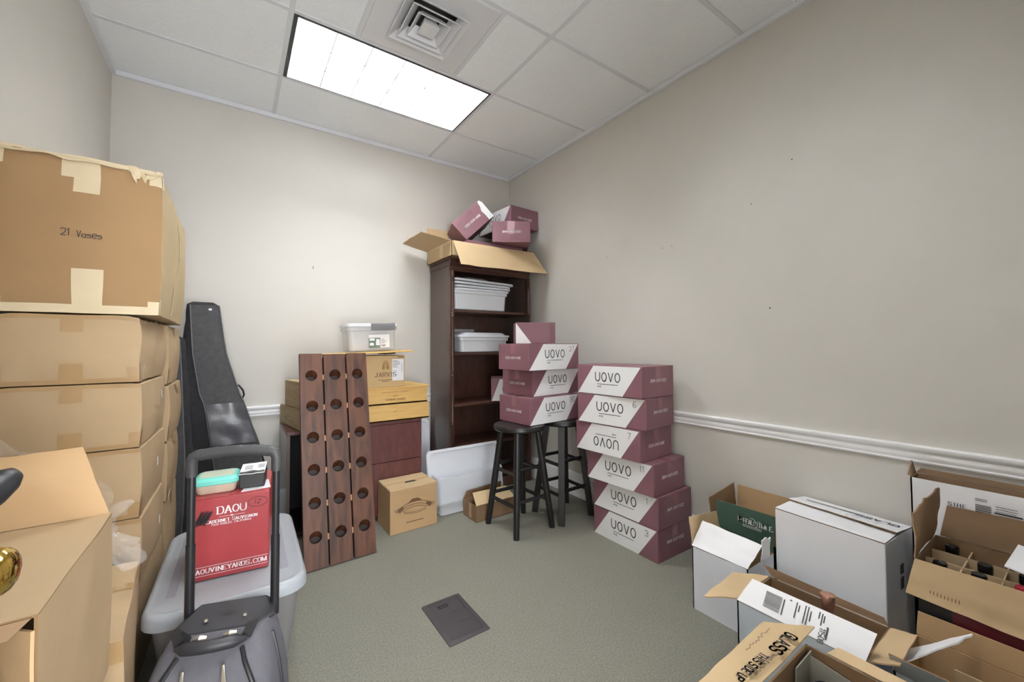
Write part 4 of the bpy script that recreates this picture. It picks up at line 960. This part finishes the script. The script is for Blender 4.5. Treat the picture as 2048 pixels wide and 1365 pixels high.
b = MB(); b.tube([zipb(0, 0)] + [V((.105 * math.cos(PI - PI * i / 16), fronty(.19 + .165 * math.sin(PI * i / 16))[0] - .003, .19 + .165 * math.sin(PI * i / 16))) for i in range(17)] + [zipb(1, 0)], .0018, 'plastic_black', 6); b.build('seam', t)

# ------------------------------------------------------------------ floor outlet plate
t = thing('floor_outlet', 'black rectangular floor outlet cover set in the carpet', 'floor outlet', (.8385, 1.688, 0))
b = MB(); b.loft([[V((x, y, z)) for x, y in rrect(w_, d_, .006)] for w_, d_, z in ((.194, .306, .0005), (.192, .304, .004), (.172, .284, .0065), (.150, .262, .0065), (.148, .26, .004))], 'plate_black'); b.build('frame', t)
for y0_, y1_ in ((.035, .128), (-.044, .033), (-.128, -.046)):
    b = MB(); b.box(-.072, .072, y0_, y1_, .003, .0052, 'plate_black'); b.build('cover_panel', t, bevel=.001)
b = MB(); b.box(-.036, .012, .086, .108, .005, .0056, 'hole_black'); b.build('finger_slot', t)
b = MB(); b.box(-.032, .006, .092, .098, .0056, .0066, 'plate_black'); b.build('latch', t)

# ------------------------------------------------------------------ right hand group of cartons
def open_carton(name, label, x0, x1, y0, y1, z0, z1, mo, mi='card_inner_shaded', cat='cardboard box', group='cartons along the right wall', fm=None, t_=.005, bottom=True):
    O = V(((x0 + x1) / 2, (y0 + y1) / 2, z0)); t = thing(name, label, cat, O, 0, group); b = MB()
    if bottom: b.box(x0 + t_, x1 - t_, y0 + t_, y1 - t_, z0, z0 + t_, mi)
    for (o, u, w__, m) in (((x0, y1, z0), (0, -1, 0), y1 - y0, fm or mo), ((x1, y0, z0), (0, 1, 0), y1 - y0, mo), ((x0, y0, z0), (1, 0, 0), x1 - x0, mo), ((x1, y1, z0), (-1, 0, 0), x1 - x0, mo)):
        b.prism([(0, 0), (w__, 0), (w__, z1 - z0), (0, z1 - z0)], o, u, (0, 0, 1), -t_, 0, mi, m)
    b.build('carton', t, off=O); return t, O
def flap(t, O, *a, **k):
    b = MB(); b.sheet(*a, **k); return b.build('flap', t, O)
# green carton
t, O = open_carton('cardboard_box', 'open dark green carton with white lettering by the right wall', 2.05, 2.308, .868, 1.168, 0, .30, 'card_green')
flap(t, O, (2.05, 1.14, .302), (2.05, .872, .302), (2.053, .862, .438), (2.053, 1.136, .436), mo='card_green', mi='card_inner_shaded', nu=8, nv=6, wob=.003)
flap(t, O, (2.306, 1.165, .302), (2.053, 1.165, .302), (2.053, 1.178, .432), (2.30, 1.175, .462), mo='card_green', mi='card_inner_shaded', nu=8, nv=6, wob=.003)
flap(t, O, (2.305, .872, .302), (2.305, 1.16, .302), (2.31, 1.158, .455), (2.31, .875, .452), mo='card_green', mi='card_brown', nu=8, nv=6, wob=.003)
p = MB(); o = V((2.036, 1.022, .372)); u, v = V((0, -1, 0)), V((0, 0, 1))
p.text('BUFFALO', o, u, v, .024, 'print_white', .0031, wd=.64, gap=.2, small=.84, ser=.3); p.text('TRACE.', V((2.036, .930, .372)), u, v, .024, 'print_white', .0031, wd=.64, gap=.2, small=.84, ser=.3)
p.stroke([(-.028, .03), (-.014, .030), (-.006, .022), (.004, .018), (.004, .010), (.002, -.002), (-.010, -.010)], V((2.036, .938, .372)), u, v, .0022, 'print_white'); p.stroke([(-.006, .022), (-.008, .015), (.0, .012)], V((2.036, .938, .372)), u, v, .0022, 'print_white')
p.lines(V((2.043, 1.005, .360)), u, v, .085, 2, .007, .0026, 'print_white', 3, fill=1); p.build('printed_lettering', t, O, smooth=5)
# white carton with raised flap
t, O = open_carton('cardboard_box', 'plain white open carton on the carpet, left of the big white carton', 1.786, 2.026, .862, 1.112, 0, .284, 'card_white_dull')
flap(t, O, (1.786, 1.113, .286), (1.786, .862, .286), (1.872, .840, .368), (1.868, 1.105, .384), mo='card_white', mi='card_inner_shaded', nu=12, nv=8, wob=.008, jag=.02, seed=3)
flap(t, O, (2.036, 1.112, .286), (1.79, 1.112, .286), (1.792, 1.128, .412), (2.03, 1.128, .384), mo='card_white', mi='card_tan', nu=8, nv=6, wob=.004)
flap(t, O, (1.90, .862, .286), (1.98, .862, .286), (1.98, .858, .37), (1.91, .858, .375), mo='card_white', mi='card_white', nu=6, nv=6, wob=.006, jag=.1, seed=5)
# big white carton
t = thing('cardboard_box', 'big closed white carton with GLASS printed upside down on its top', 'cardboard box', (2.166, .658, 0), -1.655, 'cartons along the right wall')
w_, d_, h_ = .388, .272, .478
b = MB(); b.box(-w_ / 2, w_ / 2, -d_ / 2, d_ / 2, 0, h_, 'card_white'); b.build('carton', t, bevel=.004)
b = MB(); b.sheet((-w_ / 2, -d_ / 2, h_ + .002), (w_ / 2, -d_ / 2, h_ + .002), (w_ / 2 - .004, .012, h_ + .006), (-w_ / 2 + .0, .012, h_ + .008), .004, 'card_white', 'card_inner_shaded', 12, 6, 0, .002, .01, 2); b.build('flap', t)
b = MB(); b.sheet((w_ / 2, d_ / 2, h_ + .002), (-w_ / 2, d_ / 2, h_ + .002), (-w_ / 2 - .008, -.005, h_ + .016), (w_ / 2 + .004, -.03, h_ + .018), .004, 'card_white', 'card_inner_shaded', 12, 6, 0, .002, .03, 7); b.build('flap', t)
zf = lambda y: h_ + .0055 + (.136 - y) * .096
VF = V((0, -1, .096)).normalized(); UF = V((-1, 0, 0))
p = MB(); p.text('GLASS', V((w_ / 2 - .02, .078, zf(.078))), UF, VF, .03, 'ink_black', .0055, wd=1.0, gap=.3); p.lines(V((w_ / 2 - .16, .07, zf(.07))), UF, VF, .19, 1, .01, .009, 'ink_pen', 5, fill=1); p.stroke([(0, 0), (.02, 0)], (w_ / 2 - .06, .035, zf(.035)), UF, VF, .003, 'ink_pen'); p.build('printed_lettering', t, smooth=5)
rnd = random.Random(8)
for r_ in range(2):
    x = .13 - .02 * r_; p = MB(); y_ = .018 - .022 * r_
    p.stroke([(k * .0055, .012 * rnd.random()) for k in range(22)], (x, y_, zf(max(y_, -.004)) + (.0 if r_ == 0 else -.006)), UF, VF if r_ == 0 else V((0, -1, 0)), .0016, 'ink_pen'); p.build('handwriting', t, smooth=5)
for zc, hh in ((.348, .020), (.295, .024)):
    b = MB(); fr = faces(w_, d_, h_)['R']; o = at(fr, .15, zc) + V((.0009, 0, 0)); b.poly([o + V((0, a, c)) for a, c in ((-.018, -hh), (.016, -hh), (.018, hh * .8), (.006, hh), (-.016, hh * .8))], 'ink_pen'); b.build('printed_mark', t)
# carton with bar code flap
t, O = open_carton('cardboard_box', 'open white carton with a barcode printed on its raised flap', 1.516, 1.775, .412, .772, 0, .30, 'card_white_blue')
P00, P10, P11, P01 = V((1.515, .772, .302)), V((1.515, .411, .302)), V((1.572, .395, .372)), V((1.575, .744, .370))
flap(t, O, P00, P10, P11, P01, mo='card_white', mi='card_inner_shaded', nu=12, nv=6, wob=.002)
u = (P10 - P00).normalized(); v = (P01 - P00).normalized(); n_ = u.cross(v).normalized(); v = n_.cross(u)
F0 = P00 + n_ * .0035
p = MB(); q = lambda a, c: F0 + u * a + v * c
p.barcode(q(.082, .072), -v, u, .052, .050, 'ink_pen', 4, .001); p.lines(q(.139, .070), -v, u, .05, 1, .01, .0035, 'ink_pen', 3, fill=1, lift=.001)
for i, (a, c, l) in enumerate(((.175, .078, .05), (.183, .072, .02), (.200, .080, .055), (.208, .080, .055), (.216, .070, .03), (.238, .080, .02), (.246, .078, .035), (.252, .074, .02))): p.lines(q(a, c), -v, u, l, 1, .01, .0034, 'ink_pen', i, fill=1, lift=.001)
p.text('11508', q(.246, .036), -v, u, .015, 'ink_black', .002, wd=.8, gap=.2, lift=.001); p.lines(q(.265, .046), -v, u, .035, 1, .01, .005, 'ink_pen', 11, fill=1, lift=.001)
p.stroke([(0, 0), (.004, 0)], q(.155, .076), u, v, .004, 'ink_pen'); p.build('barcode_print', t, O, smooth=5)
flap(t, O, (1.775, .773, .302), (1.516, .773, .302), (1.442, .856, .300), (1.690, .872, .300), mo='card_white', mi='card_tan', nu=10, nv=6, wob=.006, jag=.03, seed=2)
flap(t, O, (1.777, .42, .302), (1.777, .76, .302), (1.782, .80, .335), (1.782, .43, .322), mo='card_white', mi='card_dark', nu=10, nv=5, wob=.003)
flap(t, O, (1.53, .411, .302), (1.77, .411, .302), (1.75, .345, .325), (1.56, .345, .318), mo='card_tan', mi='card_tan', nu=8, nv=5, wob=.004)
BOTTLE = [(.036, 0), (.038, .004), (.038, .185), (.034, .205), (.020, .225), (.0148, .24)]
def bottle(label, x, y, ztop, cap, group=None, crumple=0):
    t = thing('wine_bottle', label, 'bottle', (x, y, ztop - .305), 0, group)
    b = MB(); b.lathe(BOTTLE + [(.0146, .255)], (0, 0, 0), 'bottle_glass', 24); b.build('bottle_body', t)
    b = MB(); b.lathe([(.0156, .240), (.0158, .275), (.0175, .278), (.0178, .298), (.0165, .3035), (.012, .305)], (0, 0, 0), cap, 24)
    if crumple: b.deform(lambda q: q + V((noise.noise(q * 60), noise.noise(q * 60 + V((5, 0, 0))), 0)) * (.008 if q.z > .24 else 0))
    b.build('capsule', t); return t
bottle('wine bottle with crinkled copper foil in the barcode carton', 1.655, .555, .404, 'copper_foil', None, 1).rotation_euler = (math.radians(4), math.radians(-5), 0)
# nearest carton with GLASS printed on the flap
t, O = open_carton('cardboard_box', 'open tan carton in front printed GLASS HANDLE WITH CARE on its flap', 1.0, 1.415, .17, .522, 0, .335, 'card_tan', 'card_inner_shaded')
P00, P10, P11, P01 = V((1.50, .528, .345)), V((1.03, .522, .345)), V((.93, .618, .345)), V((1.385, .627, .352))
flap(t, O, P10, P00, P01, P11, mo='card_tan', mi='card_tan', nu=14, nv=8, wob=.006, jag=.03, seed=6)
p = MB(); u = V((-1, 0, 0)); v = V((0, -1, .0)); z_ = .360
for s_, x, y, h in (('GLASS', 1.355, .586, .034), ('HANDLE WITH CARE', 1.275, .546, .010), ('THIS SIDE UP', 1.205, .556, .019)): pass
p.text('GLASS', V((1.385, .560, z_)), u, V((0, -1, 0)), .030, 'ink_black', .006, wd=.9, gap=.25, lift=.0)
p.text('THIS SIDE UP', V((1.235, .566, z_)), u, V((0, -1, 0)), .020, 'ink_black', .0042, wd=.8, gap=.25, lift=.0); p.text('HANDLE WITH CARE', V((1.255, .545, z_)), u, V((0, -1, 0)), .009, 'ink_black', .0016, wd=.9, lift=0)
p.build('printed_lettering', t, O, smooth=5)
p = MB(); rnd = random.Random(3); p.stroke([(k * .008, .010 * rnd.random()) for k in range(20)], V((1.36, .600, z_)), u, V((0, -1, 0)), .0014, 'ink_pen', 0); p.build('handwriting', t, O, smooth=5)
flap(t, O, (1.417, .18, .337), (1.417, .47, .337), (1.445, .452, .352), (1.445, .17, .350), mo='card_tan', mi='card_tan', nu=8, nv=4, wob=.002)
b = MB(); b.sheet((1.405, .512, .10), (1.30, .512, .10), (1.30, .505, .325), (1.405, .505, .33), .003, 'inner_board', 'inner_board', 6, 6); b.build('divider', t, O)
b = MB(); b.sheet((1.385, .505, .10), (1.385, .36, .10), (1.395, .36, .30), (1.395, .505, .32), .003, 'inner_board', 'inner_board', 6, 6); b.build('divider', t, O)
b = MB(); b.grid(lambda a, c: V((1.418 + .03 * c, .452 + .05 * a, .338 + .03 * c + .004 * math.sin(9 * a))), 6, 6, 'wrap_film'); b.build('packing_tape', t, O)
for i, (x, y) in enumerate(((1.30, .43), (1.21, .43), (1.30, .33), (1.21, .33))):
    q = MB(); q.lathe([(.030, 0), (.036, .004), (.038, .16), (.034, .165), (.030, .150)], (0, 0, 0), 'plastic_black', 20); o = q.build('cup'); o.location = (x, y, .149)
    tag(o, 'black tumbler packed inside the front carton printed GLASS', 'cup', 'black tumblers in the front carton')
b = MB(); b.box(1.01, 1.37, .18, .49, .0055, .148, 'card_inner_shaded'); b.build('padding', t, O)
# bottle carton
t = thing('cardboard_box', 'plain brown carton carrying the carton of bottles at right', 'cardboard box', (2.045, .135, 0), 0, 'cartons along the right wall')
b = MB(); b.box(-.15, .15, -.235, .235, 0, .188, 'card_brown'); b.build('carton', t, bevel=.003)
t, O = open_carton('cardboard_box', 'open carton of wine bottles with black and maroon front at right', 1.892, 2.192, -.10, .372, .19, .505, 'card_black', 'card_inner_shaded', fm='card_black')
b = MB(); b.box(1.8905, 1.8918, -.098, .29, .192, .503, 'card_maroon_band'); b.build('maroon_panel', t, O)
flap(t, O, (1.890, .372, .507), (1.890, -.10, .507), (1.872, -.10, .362), (1.872, .394, .392), mo='card_tan', mi='card_tan', nu=14, nv=8, wob=.004, jag=.02, seed=4)
flap(t, O, (2.19, .374, .507), (1.895, .374, .507), (1.975, .375, .625), (2.12, .33, .70), mo='card_black', mi='card_dark', nu=10, nv=8, wob=.008, jag=.06, seed=9, curl=.02)
flap(t, O, (2.194, -.10, .507), (2.194, .36, .507), (2.2, .34, .622), (2.2, -.10, .632), mo='card_black', mi='card_dark', nu=12, nv=6, wob=.003)
flap(t, O, (2.18, -.10, .508), (1.90, -.10, .508), (1.985, .188, .533), (2.10, .168, .573), mo='card_inner_shaded', mi='card_white', nu=8, nv=6)
p = MB()
rnd = random.Random(6)
for k in range(9): p.stroke([(k * .008, .0), (k * .008, .030 + .012 * rnd.random())], V((1.8775, .335, .412)), (0, -1, 0), V((.12, 0, 1)), .002, 'ink_brown', .003)
p.build('perforation', t, O, smooth=5)
for y in (.279, .192, .104):
    b = MB(); b.box(1.90, 2.185, y - .002, y + .002, .20, .480, 'divider_card'); b.build('divider', t, O)
for x in (1.995, 2.09):
    b = MB(); b.box(x - .002, x + .002, -.09, .365, .20, .486, 'divider_card'); b.build('divider', t, O)
gb = 'wine bottles in the open carton at right'
for l, x, y, c in (('black capped bottle at the left front corner of the bottle carton', 1.947, .322, 'capsule_black'), ('black capped bottle in the rear left corner of the bottle carton', 2.142, .322, 'capsule_black'), ('black capped bottle in the middle row of the bottle carton', 2.045, .234, 'capsule_black'),
                   ('black capped bottle by the front flap, second from the left', 1.945, .236, 'capsule_black'), ('red capped bottle by the front flap of the bottle carton', 1.945, .148, 'capsule_red'), ('black capped bottle under the white corner of the bottle carton', 2.045, .148, 'capsule_black')):
    bottle(l, x, y, .501, c, gb)
# tall white carton against the wall
t, O = open_carton('cardboard_box', 'tall narrow white carton with shipping labels against the right wall', 2.214, 2.308, -.30, .440, 0, .700, 'card_white', 'card_dark')
flap(t, O, (2.304, -.30, .702), (2.304, .440, .702), (2.306, .425, .722), (2.306, -.30, .718), mo='card_white', mi='card_dark', nu=6, nv=2)
flap(t, O, (2.30, .440, .702), (2.218, .440, .702), (2.222, .448, .706), (2.285, .448, .752), mo='card_white', mi='card_dark', nu=4, nv=4)
u, v = V((0, -1, 0)), V((0, 0, 1)); X0 = 2.2125
p = MB(); p.text('SIHE', V((X0, .338, .622)), u, v, .013, 'ink_black', .0016, wd=.9, gap=.5, ser=.8); p.build('printed_lettering', t, O, smooth=5)
p = MB(); p.quad((X0, .272, .612), (X0, .232, .612), (X0, .232, .652), (X0, .272, .652), 'label_paper'); p.lines((X0 - .001, .27, .646), u, v, .036, 6, .006, .003, 'ink_pen', 5, fill=1); p.lines((X0 - .001, .27, .668), u, v, .032, 2, .006, .002, 'ink_pen', 7); p.build('shipping_label', t, O, smooth=5)
p = MB(); p.quad((X0, .226, .605), (X0, .164, .605), (X0, .164, .660), (X0, .226, .660), 'label_paper'); p.lines((X0 - .001, .222, .652), u, v, .052, 3, .008, .002, 'ink_pen', 9); p.stroke([(0, 0), (.06, 0)], (X0 - .001, .225, .630), u, v, .005, 'ink_black'); p.lines((X0 - .001, .222, .618), u, v, .05, 2, .006, .003, 'ink_pen', 2, fill=.5); p.build('address_label', t, O, smooth=5)
p = MB(); p.barcode((X0, .148, .628), u, v, .09, .030, 'ink_black', 6); p.build('barcode', t, O, smooth=5)
# open carton at the bottom right edge
t, O = open_carton('cardboard_box', 'open carton with torn white flap at the bottom right, below the bottles', 1.605, 1.868, -.08, .370, 0, .270, 'card_white_blue', 'card_brown')
flap(t, O, (1.868, -.08, .272), (1.868, .370, .272), (1.872, .365, .345), (1.872, -.08, .34), mo='card_brown', mi='card_brown', nu=8, nv=3)
flap(t, O, (1.74, .366, .272), (1.62, .366, .272), (1.785, .265, .335), (1.855, .245, .345), mo='card_white', mi='card_white', nu=10, nv=6, wob=.006, jag=.06, seed=8)
flap(t, O, (1.604, .366, .272), (1.604, -.08, .272), (1.570, -.08, .338), (1.572, .372, .330), mo='grey_board', mi='card_inner_shaded', nu=8, nv=4, wob=.003)
b = MB(); b.sheet((1.70, .26, .02), (1.70, -.07, .02), (1.70, -.07, .30), (1.70, .26, .30), .004, 'divider_card', 'divider_card', 4, 4); b.build('divider', t, O)
